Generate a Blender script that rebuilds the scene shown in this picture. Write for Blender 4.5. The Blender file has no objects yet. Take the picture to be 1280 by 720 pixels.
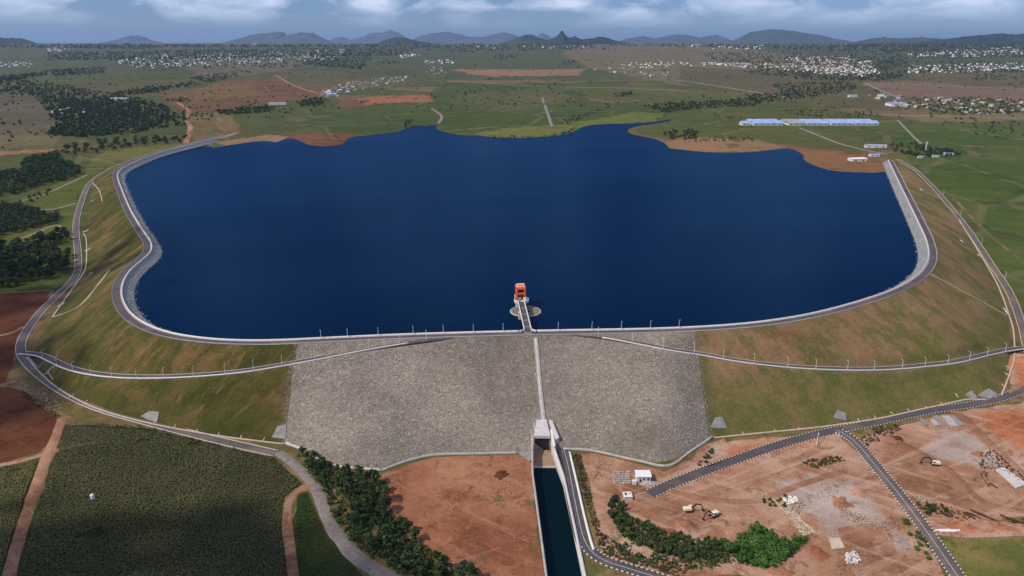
import bpy, bmesh, math, random
import numpy as np
from mathutils import Vector, Matrix, geometry
from mathutils.bvhtree import BVHTree

random.seed(7)
RNG = np.random.default_rng(11)
SC = bpy.context.scene
COL = SC.collection
R = math.radians

# ------------------------------------------------------------------ camera, sky, sun, exposure
CAMZ, PITCH, F = 243.0, R(18.7), 914.0
cam_d = bpy.data.cameras.new("camera")
cam = bpy.data.objects.new("camera", cam_d)
COL.objects.link(cam)
cam.location = (0, 0, CAMZ)
cam.rotation_euler = (R(90) - PITCH, 0, 0)
cam_d.sensor_width = 36.0
cam_d.lens = 36.0 * F / 1280.0
cam_d.clip_start = 1.0
cam_d.clip_end = 200000.0
SC.camera = cam

SUN_AZ = R(-112)       # compass azimuth of the sun seen from above, 0 = +Y, negative = to the left
SUN_EL = R(47)
world = bpy.data.worlds.new("World")
SC.world = world
world.use_nodes = True
wn, wl = world.node_tree.nodes, world.node_tree.links
wn.clear()
w_out = wn.new("ShaderNodeOutputWorld")
w_bg = wn.new("ShaderNodeBackground")
w_bg.inputs["Strength"].default_value = 0.105
w_sky = wn.new("ShaderNodeTexSky")
w_sky.sky_type = 'NISHITA'
w_sky.sun_disc = False
w_sky.sun_elevation = SUN_EL
w_sky.sun_rotation = SUN_AZ
w_sky.altitude = 500
w_sky.air_density = 1.0
w_sky.dust_density = 0.35
w_sky.ozone_density = 4.0
# clouds: noise on a cloud layer plane seen in perspective
w_tc = wn.new("ShaderNodeTexCoord")
w_sep = wn.new("ShaderNodeSeparateXYZ")
wl.new(w_tc.outputs["Generated"], w_sep.inputs[0])


def wmath(op, a, b=None):
    n = wn.new("ShaderNodeMath")
    n.operation = op
    for k, v in ((0, a), (1, b)):
        if v is None:
            continue
        if isinstance(v, (int, float)):
            n.inputs[k].default_value = v
        else:
            wl.new(v, n.inputs[k])
    return n.outputs[0]


# billows get rounder away from the horizon: the height coordinate is logarithmic
w_cx, w_cy = wmath('MULTIPLY', w_sep.outputs[0], 13.0), wmath('MULTIPLY', w_sep.outputs[1], 13.0)
w_cz = wmath('MULTIPLY', wmath('LOGARITHM', wmath('ADD', wmath('DIVIDE', wmath('MAXIMUM', w_sep.outputs[2], 0.0), 0.055), 1.0), math.e), 3.6)
w_cmb = wn.new("ShaderNodeCombineXYZ")
wl.new(w_cx, w_cmb.inputs[0])
wl.new(w_cy, w_cmb.inputs[1])
wl.new(w_cz, w_cmb.inputs[2])
w_nz = wn.new("ShaderNodeTexNoise")
w_nz.inputs["Scale"].default_value = 0.8
w_nz.inputs["Detail"].default_value = 5.0
w_nz.inputs["Roughness"].default_value = 0.52
w_nz.inputs["Distortion"].default_value = 0.3
wl.new(w_cmb.outputs[0], w_nz.inputs["Vector"])
w_rmp = wn.new("ShaderNodeValToRGB")
w_rmp.color_ramp.elements[0].position = 0.42
w_rmp.color_ramp.elements[0].color = (0, 0, 0, 1)
w_rmp.color_ramp.elements[1].position = 0.64
w_rmp.color_ramp.elements[1].color = (1, 1, 1, 1)
wl.new(w_nz.outputs["Fac"], w_rmp.inputs[0])
w_up = wn.new("ShaderNodeMapRange")
w_up.inputs["From Min"].default_value = 0.014
w_up.inputs["From Max"].default_value = 0.042
w_up.inputs["To Min"].default_value = 0.0
w_up.inputs["To Max"].default_value = 0.9
wl.new(w_sep.outputs[2], w_up.inputs["Value"])
w_fac = wmath('MULTIPLY', w_rmp.outputs[0], w_up.outputs[0])
w_tint = wn.new("ShaderNodeMix")
w_tint.data_type = 'RGBA'
w_tint.blend_type = 'MULTIPLY'
w_tint.inputs[0].default_value = 1.0
w_tint.inputs[7].default_value = (0.50, 0.66, 1.06, 1)
wl.new(w_sky.outputs[0], w_tint.inputs[6])
w_mix = wn.new("ShaderNodeMix")
w_mix.data_type = 'RGBA'
wl.new(w_fac, w_mix.inputs[0])
wl.new(w_tint.outputs[2], w_mix.inputs[6])
w_mix.inputs[7].default_value = (9.0, 9.9, 12.4, 1)
wl.new(w_mix.outputs[2], w_bg.inputs["Color"])
wl.new(w_bg.outputs[0], w_out.inputs[0])

sun_d = bpy.data.lights.new("sun", 'SUN')
sun_d.energy = 4.2
sun_d.angle = R(0.53)
sun_d.color = (1.0, 0.93, 0.84)
sun = bpy.data.objects.new("sun", sun_d)
COL.objects.link(sun)
to_sun = Vector((math.sin(SUN_AZ) * math.cos(SUN_EL), math.cos(SUN_AZ) * math.cos(SUN_EL), math.sin(SUN_EL)))
sun.rotation_euler = to_sun.to_track_quat('Z', 'Y').to_euler()
sun.location = to_sun * 2000

SC.view_settings.view_transform = 'Standard'
SC.view_settings.look = 'None'
SC.view_settings.exposure = -0.22
SC.view_settings.gamma = 1.0
SC.view_settings.use_curve_mapping = False

# ------------------------------------------------------------------ helpers
FW = np.array([0, math.cos(PITCH), -math.sin(PITCH)])
UP = np.array([0, math.sin(PITCH), math.cos(PITCH)])
WATER_Z, CREST_Z = 42.2, 48.0


def ray(px, py):
    d = FW * F + UP * (360.0 - py)
    d[0] = px - 640.0
    return d


def on_z(px, py, z):
    d = ray(px, py)
    t = (z - CAMZ) / d[2]
    return np.array([d[0] * t, d[1] * t, z])


def project(P):
    P = np.asarray(P, float)
    q = P - np.array([0, 0, CAMZ])
    dep = q @ FW
    dep = np.where(np.abs(dep) < 1e-6, 1e-6, dep)
    return 640 + F * q[..., 0] / dep, 360 - F * (q @ UP) / dep, dep


def in_poly(x, y, poly):
    x = np.asarray(x, float)
    y = np.asarray(y, float)
    c = np.zeros(x.shape, bool)
    n = len(poly)
    j = n - 1
    for i in range(n):
        xi, yi = poly[i][0], poly[i][1]
        xj, yj = poly[j][0], poly[j][1]
        if yi != yj:
            c ^= ((yi > y) != (yj > y)) & (x < (xj - xi) * (y - yi) / (yj - yi) + xi)
        j = i
    return c


def poly_dist(x, y, poly, closed=True):
    d = np.full(np.shape(x), 1e18)
    n = len(poly)
    for i in range(n if closed else n - 1):
        ax, ay = poly[i][0], poly[i][1]
        bx, by = poly[(i + 1) % n][0], poly[(i + 1) % n][1]
        ex, ey = bx - ax, by - ay
        L = ex * ex + ey * ey + 1e-12
        t = np.clip(((x - ax) * ex + (y - ay) * ey) / L, 0, 1)
        d = np.minimum(d, (x - ax - t * ex) ** 2 + (y - ay - t * ey) ** 2)
    return np.sqrt(d)


def _hash(ix, iy, s):
    h = (ix.astype(np.int64) * 374761393 + iy.astype(np.int64) * 668265263 + s * 974634777) & 0x7fffffff
    h = ((h ^ (h >> 13)) * 1274126177) & 0x7fffffff
    return (h ^ (h >> 16)) % 100003 / 100003.0


def vnoise(x, y, s=0):
    x = np.asarray(x, float)
    y = np.asarray(y, float)
    ix, iy = np.floor(x), np.floor(y)
    fx, fy = x - ix, y - iy
    fx = fx * fx * (3 - 2 * fx)
    fy = fy * fy * (3 - 2 * fy)
    a, b = _hash(ix, iy, s), _hash(ix + 1, iy, s)
    c, d = _hash(ix, iy + 1, s), _hash(ix + 1, iy + 1, s)
    return (a * (1 - fx) + b * fx) * (1 - fy) + (c * (1 - fx) + d * fx) * fy


def fbm(x, y, s=0, o=4):
    v, a, t = 0, 1.0, 0
    for k in range(o):
        v = v + a * vnoise(x, y, s + k)
        t += a
        a *= 0.5
        x, y = x * 2.03, y * 2.03
    return v / t


def catmull(pts, step, closed=False):
    P = np.asarray(pts, float)
    n = len(P)
    out = []
    for i in range(n - 1):
        p0, p1, p2, p3 = P[max(i - 1, 0)], P[i], P[i + 1], P[min(i + 2, n - 1)]
        for t in np.linspace(0, 1, 24, endpoint=False):
            out.append(0.5 * ((2 * p1) + (-p0 + p2) * t + (2 * p0 - 5 * p1 + 4 * p2 - p3) * t * t
                              + (-p0 + 3 * p1 - 3 * p2 + p3) * t ** 3))
    out.append(P[-1])
    return resample(np.array(out), step)


def resample(P, step):
    seg = np.linalg.norm(np.diff(P[:, :2], axis=0), axis=1)
    s = np.concatenate([[0], np.cumsum(seg)])
    n = max(2, int(round(s[-1] / step)) + 1)
    q = np.linspace(0, s[-1], n)
    return np.stack([np.interp(q, s, P[:, k]) for k in range(P.shape[1])], 1)


def smooth(P, n=3, it=4):
    P = P.copy()
    for _ in range(it):
        Q = P.copy()
        Q[1:-1] = (P[:-2] + P[1:-1] * 2 + P[2:]) / 4
        P = Q
    return P


def props(o, label=None, cat=None, group=None, kind=None):
    if label:
        o['label'] = label
    if cat:
        o['category'] = cat
    if group:
        o['group'] = group
    if kind:
        o['kind'] = kind
    return o


def mesh_np(name, V, faces, mat, parent=None, smooth_sh=False):
    """faces: (n,3) or (n,4) array"""
    V = np.asarray(V, np.float32)
    Fc = np.asarray(faces, np.int32)
    me = bpy.data.meshes.new(name)
    me.vertices.add(len(V))
    me.vertices.foreach_set("co", V.ravel())
    k = Fc.shape[1]
    me.loops.add(Fc.size)
    me.loops.foreach_set("vertex_index", Fc.ravel())
    me.polygons.add(len(Fc))
    me.polygons.foreach_set("loop_start", np.arange(0, Fc.size, k, dtype=np.int32))
    me.polygons.foreach_set("loop_total", np.full(len(Fc), k, np.int32))
    if smooth_sh:
        me.polygons.foreach_set("use_smooth", np.ones(len(Fc), bool))
    me.update(calc_edges=True)
    me.validate()
    if mat:
        me.materials.append(mat)
    o = bpy.data.objects.new(name, me)
    COL.objects.link(o)
    if parent:
        o.parent = parent
    return o


def attr_f(o, name, vals):
    a = o.data.attributes.new(name, 'FLOAT', 'POINT')
    a.data.foreach_set("value", np.asarray(vals, np.float32))


def attr_c(o, name, vals):
    a = o.data.color_attributes.new(name, 'FLOAT_COLOR', 'POINT')
    a.data.foreach_set("color", np.asarray(vals, np.float32).ravel())


def empty(name, loc=(0, 0, 0), rz=0.0):
    o = bpy.data.objects.new(name, None)
    o.empty_display_size = 0.5
    o.location = loc
    o.rotation_euler = (0, 0, rz)
    COL.objects.link(o)
    return o


class MB:
    """collects shapes into one mesh"""

    def __init__(self):
        self.bm = bmesh.new()

    def box(self, c, s, rz=0.0, rx=0.0, ry=0.0, taper=1.0):
        M = Matrix.Translation(c) @ Matrix.Rotation(rz, 4, 'Z') @ Matrix.Rotation(ry, 4, 'Y') @ Matrix.Rotation(rx, 4, 'X')
        vs = []
        for z in (-.5, .5):
            k = 1.0 if z < 0 else taper
            for x, y in ((-.5, -.5), (.5, -.5), (.5, .5), (-.5, .5)):
                vs.append(self.bm.verts.new(M @ Vector((x * s[0] * k, y * s[1] * k, z * s[2]))))
        for f in ((3, 2, 1, 0), (4, 5, 6, 7), (0, 1, 5, 4), (1, 2, 6, 5), (2, 3, 7, 6), (3, 0, 4, 7)):
            self.bm.faces.new([vs[i] for i in f])
        return self

    def bar(self, a, b, w, h=None):
        a, b = Vector(a), Vector(b)
        d = b - a
        q = d.to_track_quat('X', 'Z').to_matrix().to_4x4()
        M = Matrix.Translation((a + b) / 2) @ q
        h = h or w
        vs = [self.bm.verts.new(M @ Vector((x * d.length / 2, y * w / 2, z * h / 2)))
              for x in (-1, 1) for y, z in ((-1, -1), (1, -1), (1, 1), (-1, 1))]
        for f in ((0, 1, 2, 3), (7, 6, 5, 4), (0, 4, 5, 1), (1, 5, 6, 2), (2, 6, 7, 3), (3, 7, 4, 0)):
            self.bm.faces.new([vs[i] for i in f])
        return self

    def prism(self, pts, z0, z1):
        """pts: xy list (ccw), z0/z1: number or list"""
        n = len(pts)
        z0 = z0 if hasattr(z0, '__len__') else [z0] * n
        z1 = z1 if hasattr(z1, '__len__') else [z1] * n
        lo = [self.bm.verts.new((p[0], p[1], z)) for p, z in zip(pts, z0)]
        hi = [self.bm.verts.new((p[0], p[1], z)) for p, z in zip(pts, z1)]
        self.bm.faces.new(hi)
        self.bm.faces.new(lo[::-1])
        for i in range(n):
            j = (i + 1) % n
            self.bm.faces.new((lo[i], lo[j], hi[j], hi[i]))
        return self

    def tube(self, pts, radii, n=8, cap=True):
        rings = []
        P = [Vector(p) for p in pts]
        for i, p in enumerate(P):
            d = (P[min(i + 1, len(P) - 1)] - P[max(i - 1, 0)]).normalized()
            q = d.to_track_quat('Z', 'Y')
            r = radii[i] if hasattr(radii, '__len__') else radii
            rings.append([self.bm.verts.new(p + q @ Vector((math.cos(2 * math.pi * k / n) * r, math.sin(2 * math.pi * k / n) * r, 0)))
                          for k in range(n)])
        for a, b in zip(rings[:-1], rings[1:]):
            for k in range(n):
                self.bm.faces.new((a[k], a[(k + 1) % n], b[(k + 1) % n], b[k]))
        if cap:
            self.bm.faces.new(rings[0][::-1])
            self.bm.faces.new(rings[-1])
        return self

    def lathe(self, prof, n=32, c=(0, 0)):
        rings = [[self.bm.verts.new((c[0] + math.cos(2 * math.pi * k / n) * r, c[1] + math.sin(2 * math.pi * k / n) * r, z))
                  for k in range(n)] for r, z in prof]
        for a, b in zip(rings[:-1], rings[1:]):
            for k in range(n):
                self.bm.faces.new((a[k], a[(k + 1) % n], b[(k + 1) % n], b[k]))
        return self

    def build(self, name, mat, parent=None, bevel=0.0, smooth_sh=False):
        bmesh.ops.recalc_face_normals(self.bm, faces=self.bm.faces)
        if bevel:
            bmesh.ops.bevel(self.bm, geom=self.bm.edges[:], offset=bevel, segments=1, affect='EDGES', clamp_overlap=True)
        me = bpy.data.meshes.new(name)
        self.bm.to_mesh(me)
        self.bm.free()
        me.materials.append(mat)
        if smooth_sh:
            me.polygons.foreach_set("use_smooth", np.ones(len(me.polygons), bool))
        o = bpy.data.objects.new(name, me)
        COL.objects.link(o)
        if parent:
            o.parent = parent
        return o


def copy_tree(o, parent=None):
    c = o.copy()
    COL.objects.link(c)
    c.parent = parent
    for ch in o.children:
        copy_tree(ch, c)
    return c


# ------------------------------------------------------------------ materials
def lin(r, g, b):
    f = lambda c: (c / 255 / 12.92) if c <= 10 else ((c / 255 + 0.055) / 1.055) ** 2.4
    return (f(r), f(g), f(b), 1.0)


class NM:
    def __init__(self, name, rough=0.9, spec=0.2):
        self.m = bpy.data.materials.new(name)
        self.m.use_nodes = True
        self.nt = self.m.node_tree
        self.n, self.l = self.nt.nodes, self.nt.links
        self.n.clear()
        self.out = self.n.new("ShaderNodeOutputMaterial")
        self.p = self.n.new("ShaderNodeBsdfPrincipled")
        self.p.inputs["Roughness"].default_value = rough
        self.p.inputs["Specular IOR Level"].default_value = spec
        self.l.new(self.p.outputs[0], self.out.inputs[0])
        self.geo = self.n.new("ShaderNodeNewGeometry")
        self.pos = self.geo.outputs["Position"]
        self.hsock = None

    def local(self):
        tc = self.n.new("ShaderNodeTexCoord")
        self.pos = tc.outputs["Object"]
        return self

    def put(self, sock, v):
        if isinstance(v, (int, float)):
            sock.default_value = v
        elif isinstance(v, tuple):
            sock.default_value = v
        else:
            self.l.new(v, sock)

    def math(self, op, a, b=None, c=None):
        n = self.n.new("ShaderNodeMath")
        n.operation = op
        for k, v in enumerate((a, b, c)):
            if v is not None:
                self.put(n.inputs[k], v)
        return n.outputs[0]

    def noise(self, scale, detail=5, rough=0.55, stretch=None, rot=0.0, dist=0.0):
        v = self.pos
        if stretch:
            mp = self.n.new("ShaderNodeMapping")
            mp.vector_type = 'TEXTURE'
            mp.inputs["Scale"].default_value = tuple(1.0 / v for v in stretch)
            mp.inputs["Rotation"].default_value = (0, 0, rot)
            self.l.new(v, mp.inputs[0])
            v = mp.outputs[0]
        n = self.n.new("ShaderNodeTexNoise")
        n.inputs["Scale"].default_value = scale
        n.inputs["Detail"].default_value = detail
        n.inputs["Roughness"].default_value = rough
        n.inputs["Distortion"].default_value = dist
        self.l.new(v, n.inputs["Vector"])
        return n.outputs["Fac"]

    def voronoi(self, scale, out="Color", stretch=None, rot=0.0, feature='F1'):
        v = self.pos
        if stretch:
            mp = self.n.new("ShaderNodeMapping")
            mp.vector_type = 'TEXTURE'
            mp.inputs["Scale"].default_value = tuple(1.0 / v for v in stretch)
            mp.inputs["Rotation"].default_value = (0, 0, rot)
            self.l.new(v, mp.inputs[0])
            v = mp.outputs[0]
        n = self.n.new("ShaderNodeTexVoronoi")
        n.feature = feature
        n.inputs["Scale"].default_value = scale
        self.l.new(v, n.inputs["Vector"])
        return n.outputs[out]

    def ramp(self, fac, stops, interp='LINEAR'):
        n = self.n.new("ShaderNodeValToRGB")
        cr = n.color_ramp
        cr.interpolation = interp
        while len(cr.elements) < len(stops):
            cr.elements.new(0.5)
        for e, (p, c) in zip(cr.elements, stops):
            e.position = p
            e.color = c if len(c) == 4 else (*c, 1)
        self.put(n.inputs[0], fac)
        return n.outputs[0]

    def step(self, fac, a, b):
        n = self.n.new("ShaderNodeMapRange")
        n.interpolation_type = 'SMOOTHSTEP'
        n.inputs["From Min"].default_value = a
        n.inputs["From Max"].default_value = b
        self.put(n.inputs["Value"], fac)
        return n.outputs[0]

    def mix(self, fac, a, b, mode='MIX'):
        n = self.n.new("ShaderNodeMix")
        n.data_type = 'RGBA'
        n.blend_type = mode
        self.put(n.inputs[0], fac)
        self.put(n.inputs[6], a)
        self.put(n.inputs[7], b)
        return n.outputs[2]

    def attr(self, name, out="Fac"):
        n = self.n.new("ShaderNodeAttribute")
        n.attribute_name = name
        return n.outputs[out]

    def color(self, c):
        self.put(self.p.inputs["Base Color"], c)
        return self

    def bump(self, h, strength=0.5, dist=0.2):
        b = self.n.new("ShaderNodeBump")
        b.inputs["Strength"].default_value = strength
        b.inputs["Distance"].default_value = dist
        self.put(b.inputs["Height"], h)
        self.l.new(b.outputs[0], self.p.inputs["Normal"])
        return self


def simple(name, c, rough=0.8, var=0.25, scale=0.6, spec=0.3, metal=0.0, local=False):
    n = NM(name, rough, spec)
    if local:
        n.local()
    d = tuple(x * (1 - var) for x in c[:3]) + (1,)
    u = tuple(min(1, x * (1 + var)) for x in c[:3]) + (1,)
    n.color(n.ramp(n.noise(scale, 6, 0.65), [(0.3, d), (0.7, u)]))
    n.p.inputs["Metallic"].default_value = metal
    return n.m


def soil_col(n, base, pale, dark, grass=None, gth=0.62, tracks=True, rows=None):
    a = n.noise(0.018, 6, 0.6)
    c = n.ramp(a, [(0.30, dark), (0.48, base), (0.68, pale)])
    b = n.noise(0.11, 6, 0.65)
    c = n.mix(n.math('MULTIPLY', n.step(b, 0.5, 0.72), 0.55), c, pale)
    b2 = n.noise(0.07, 5, 0.7, dist=1.5)
    c = n.mix(n.math('MULTIPLY', n.step(b2, 0.52, 0.66), 0.7), c, dark)
    if tracks:
        for sc_, rot in ((0.06, 0.5), (0.09, -0.6)):
            t = n.noise(sc_, 4, 0.6, stretch=(0.12, 2.0, 1), rot=rot, dist=0.4)
            c = n.mix(n.math('MULTIPLY', n.step(t, 0.54, 0.66), 0.5), c, pale)
    if grass:
        g = n.noise(0.045, 7, 0.7)
        c = n.mix(n.math('MULTIPLY', n.step(g, gth, gth + 0.09), 0.75), c, grass)
    if rows:
        w = n.n.new("ShaderNodeTexWave")
        w.wave_type = 'BANDS'
        w.inputs["Scale"].default_value = 0.13
        w.inputs["Distortion"].default_value = 1.2
        w.inputs["Detail"].default_value = 2
        mp = n.n.new("ShaderNodeMapping")
        mp.inputs["Rotation"].default_value = (0, 0, rows)
        n.l.new(n.pos, mp.inputs[0])
        n.l.new(mp.outputs[0], w.inputs["Vector"])
        c = n.mix(n.math('MULTIPLY', w.outputs["Fac"], 0.35), c, dark)
    return c


def soil_mat(name, base, pale, dark, grass=None, gth=0.62, tracks=True, rows=None, into=None):
    n = NM(name, 0.95, 0.1)
    c = soil_col(n, base, pale, dark, grass, gth, tracks, rows)
    if into:
        c0 = soil_col(n, *into)
        e = n.math('ADD', n.attr('edge'), n.math('MULTIPLY', n.math('SUBTRACT', n.noise(0.09, 6, 0.7), 0.5), 26))
        c = n.mix(n.step(e, 1.0, 9.0), c0, c)
    f = n.noise(0.9, 5, 0.75)
    c = n.mix(0.42, c, n.ramp(f, [(0.3, (0.22, 0.22, 0.22, 1)), (0.75, (0.95, 0.95, 0.95, 1))]), 'OVERLAY')
    n.color(c)
    n.bump(n.math('ADD', n.math('MULTIPLY', n.noise(0.25, 6, 0.7), 1.0), n.math('MULTIPLY', n.noise(1.6, 3, 0.6), 0.25)), 0.7, 0.9)
    return n.m


M = {}
M['asphalt'] = simple('asphalt', lin(66, 60, 64), 0.85, 0.22, 0.25, 0.25)
M['asphalt_old'] = simple('asphalt_old', lin(98, 86, 82), 0.9, 0.22, 0.2, 0.2)
M['concrete'] = simple('concrete', lin(172, 164, 154), 0.85, 0.22, 0.4)
M['concrete_pale'] = simple('concrete_pale', lin(196, 188, 180), 0.8, 0.16, 0.5)
M['concrete_cream'] = simple('concrete_cream', lin(192, 172, 146), 0.85, 0.2, 0.4)
M['concrete_grey'] = simple('concrete_grey', lin(140, 134, 128), 0.9, 0.25, 0.3)
M['white_paint'] = simple('white_paint', lin(226, 224, 222), 0.6, 0.08, 1.0, 0.3)
M['white_wall'] = simple('white_wall', lin(222, 214, 204), 0.7, 0.10, 0.8, 0.3)
M['line_paint'] = simple('line_paint', lin(190, 186, 180), 0.7, 0.25, 1.5)
M['gravel'] = simple('gravel', lin(134, 122, 112), 0.95, 0.3, 0.35, 0.1)
M['steel'] = simple('steel', lin(178, 178, 182), 0.45, 0.1, 2.0, 0.5, 0.6)
M['dark_steel'] = simple('dark_steel', lin(40, 36, 36), 0.6, 0.2, 2.0, 0.4)
M['orange_paint'] = simple('orange_paint', lin(236, 104, 52), 0.5, 0.12, 1.5, 0.4)
M['red_paint'] = simple('red_paint', lin(170, 38, 24), 0.5, 0.15, 1.5, 0.4)
M['yellow_paint'] = simple('yellow_paint', lin(226, 208, 170), 0.5, 0.12, 2.0, 0.4)
M['glass_dark'] = simple('glass_dark', lin(38, 44, 52), 0.15, 0.1, 2.0, 0.5)
M['rubber'] = simple('rubber', lin(38, 34, 32), 0.9, 0.2, 2.0, 0.2)
M['bark'] = simple('bark', lin(84, 68, 54), 0.95, 0.25, 2.0, 0.1)
M['rubble'] = simple('rubble', lin(168, 142, 118), 0.95, 0.4, 1.0, 0.1)
M['timber'] = simple('timber', lin(74, 54, 42), 0.9, 0.3, 2.0, 0.1)
M['brick'] = simple('brick', lin(150, 74, 54), 0.9, 0.3, 1.0, 0.1)
M['roof_blue'] = simple('roof_blue', lin(150, 172, 206), 0.55, 0.25, 0.05, 0.3)
M['roof_grey'] = simple('roof_grey', lin(150, 152, 156), 0.6, 0.25, 0.08, 0.3)


def asphalt(name, c, dust, amt):
    n = NM(name, 0.88, 0.2)
    k = n.ramp(n.noise(0.25, 6, 0.65), [(0.3, tuple(x * .78 for x in c[:3]) + (1,)), (0.7, tuple(x * 1.2 for x in c[:3]) + (1,))])
    k = n.mix(n.math('MULTIPLY', n.step(n.noise(0.045, 5, 0.65), 0.48, 0.66), amt), k, dust)
    n.color(n.mix(n.math('MULTIPLY', n.step(n.noise(0.5, 4, 0.7), 0.58, 0.7), 0.35), k, tuple(x * .6 for x in c[:3]) + (1,)))
    return n.m


M['asphalt'] = asphalt('asphalt', lin(84, 77, 78), lin(132, 104, 84), 0.4)
M['asphalt_old'] = asphalt('asphalt_old', lin(100, 90, 86), lin(142, 114, 94), 0.55)


def kerb_mat():
    n = NM('kerb_paint', 0.7, 0.3)
    s = n.math('FRACT', n.math('DIVIDE', n.attr('along'), 2.6))
    st = n.math('GREATER_THAN', s, 0.5)
    n.color(n.mix(st, lin(58, 52, 50), lin(204, 194, 182)))
    return n.m


M['kerb_paint'] = kerb_mat()


def foliage(name, dark, light, rough=0.75, big=0.05):
    n = NM(name, rough, 0.12)
    isl = n.geo.outputs["Random Per Island"]
    n.pos = n.geo.outputs["Position"]
    c = n.ramp(isl, [(0.0, dark), (0.55, tuple((a + b) / 2 for a, b in zip(dark, light))), (1.0, light)])
    oi = n.n.new("ShaderNodeObjectInfo")
    c2 = n.mix(1.0, c, n.ramp(oi.outputs["Random"], [(0, (0.62, 0.66, 0.66, 1)), (1, (1.25, 1.18, 1.05, 1))]), 'MULTIPLY')
    n.color(n.mix(n.step(n.noise(big, 4, 0.6), 0.35, 0.7), n.mix(1.0, c2, (0.8, 0.85, 0.9, 1), 'MULTIPLY'), c2))
    return n.m


M['leaf_dark'] = foliage('leaf_dark', (0.018, 0.036, 0.014, 1), (0.085, 0.125, 0.042, 1))
M['leaf_mid'] = foliage('leaf_mid', (0.028, 0.052, 0.014, 1), (0.095, 0.135, 0.040, 1))
M['leaf_bright'] = foliage('leaf_bright', (0.04, 0.105, 0.016, 1), (0.12, 0.235, 0.05, 1))
M['leaf_cane'] = foliage('leaf_cane', (0.10, 0.10, 0.034, 1), (0.28, 0.245, 0.105, 1), big=0.03)
M['leaf_strip'] = foliage('leaf_strip', (0.03, 0.085, 0.012, 1), (0.09, 0.19, 0.035, 1), big=0.03)
M['leaf_dry'] = foliage('leaf_dry', (0.07, 0.062, 0.025, 1), (0.16, 0.135, 0.06, 1))
M['leaf_far'] = foliage('leaf_far', (0.017, 0.032, 0.015, 1), (0.075, 0.105, 0.042, 1), big=0.035)


def grass_slope_mat(name, green, olive, tan, brown, bias, rot):
    n = NM(name, 0.95, 0.08)
    a = n.noise(0.014, 7, 0.66, dist=0.8)
    c = n.ramp(a, [(0.30, green), (0.43 + bias, olive), (0.55 + bias, tan), (0.70 + bias, brown)])
    s = n.noise(0.05, 6, 0.7, stretch=(0.28, 1.6, 0.5), rot=rot)
    c = n.mix(n.math('MULTIPLY', n.step(s, 0.50, 0.64), 0.5), c, tan)
    s2 = n.noise(0.035, 7, 0.72, stretch=(0.5, 1.1, 0.7), rot=rot)
    c = n.mix(n.math('MULTIPLY', n.step(s2, 0.46, 0.58), 0.75), c, green)
    s3 = n.noise(0.11, 5, 0.7, stretch=(0.3, 1.8, 0.5), rot=rot)
    c = n.mix(n.math('MULTIPLY', n.step(s3, 0.54, 0.66), 0.5), c, brown)
    # lower slope keeps its green longest
    sp = n.n.new("ShaderNodeSeparateXYZ")
    n.l.new(n.geo.outputs["Position"], sp.inputs[0])
    lo = n.math('MULTIPLY', n.step(n.math('ADD', sp.outputs[2], n.math('MULTIPLY', n.noise(0.02, 5, 0.6), 40)), 50, 30), 0.7)
    c = n.mix(lo, c, n.mix(n.step(n.noise(0.06, 6, 0.7), 0.4, 0.62), green, olive))
    f = n.noise(0.6, 6, 0.8)
    c = n.mix(0.55, c, n.ramp(f, [(0.3, (0.2, 0.2, 0.2, 1)), (0.75, (0.9, 0.9, 0.9, 1))]), 'OVERLAY')
    n.color(c)
    n.bump(n.math('ADD', n.noise(0.8, 5, 0.75), n.math('MULTIPLY', s3, 0.8)), 0.8, 0.8)
    return n.m


M['slope_left'] = grass_slope_mat('slope_grass_green', lin(58, 64, 24), lin(84, 78, 36), lin(114, 90, 56), lin(138, 104, 72), 0.05, 0.8)
M['slope_right'] = grass_slope_mat('slope_grass_dry', lin(84, 90, 40), lin(110, 100, 56), lin(142, 112, 80), lin(122, 88, 62), -0.01, -0.75)
YARD_C = (lin(156, 112, 84), lin(186, 152, 128), lin(112, 72, 50), lin(96, 88, 50), 0.575)
M['soil_red'] = soil_mat('soil_red', lin(142, 92, 64), lin(166, 118, 88), lin(102, 60, 40), lin(94, 86, 48), 0.57)
M['soil_yard'] = soil_mat('soil_yard', *YARD_C)
M['soil_orange'] = soil_mat('soil_orange', lin(164, 100, 66), lin(180, 122, 86), lin(130, 74, 48), into=YARD_C)
M['soil_plough'] = soil_mat('soil_plough', lin(92, 52, 32), lin(108, 66, 42), lin(64, 35, 22), rows=1.35)
M['soil_track'] = soil_mat('soil_track', lin(140, 98, 74), lin(168, 130, 104), lin(104, 66, 46))
M['soil_grey'] = soil_mat('soil_grey', lin(160, 138, 122), lin(182, 164, 150), lin(134, 106, 88), into=YARD_C)
M['verge'] = soil_mat('verge_grass', lin(104, 88, 52), lin(142, 112, 78), lin(78, 70, 36), lin(72, 80, 36), 0.50)
M['pasture'] = soil_mat('pasture_grass', lin(92, 92, 44), lin(128, 112, 62), lin(70, 76, 34), lin(80, 90, 38), 0.5, tracks=False)
M['meadow'] = soil_mat('meadow_grass', lin(88, 92, 38), lin(112, 108, 50), lin(66, 76, 30), lin(74, 86, 34), 0.5, tracks=False)
M['cane_floor'] = soil_mat('cane_floor', lin(56, 54, 26), lin(76, 66, 38), lin(36, 38, 18), lin(50, 56, 24), 0.5, tracks=False)

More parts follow.
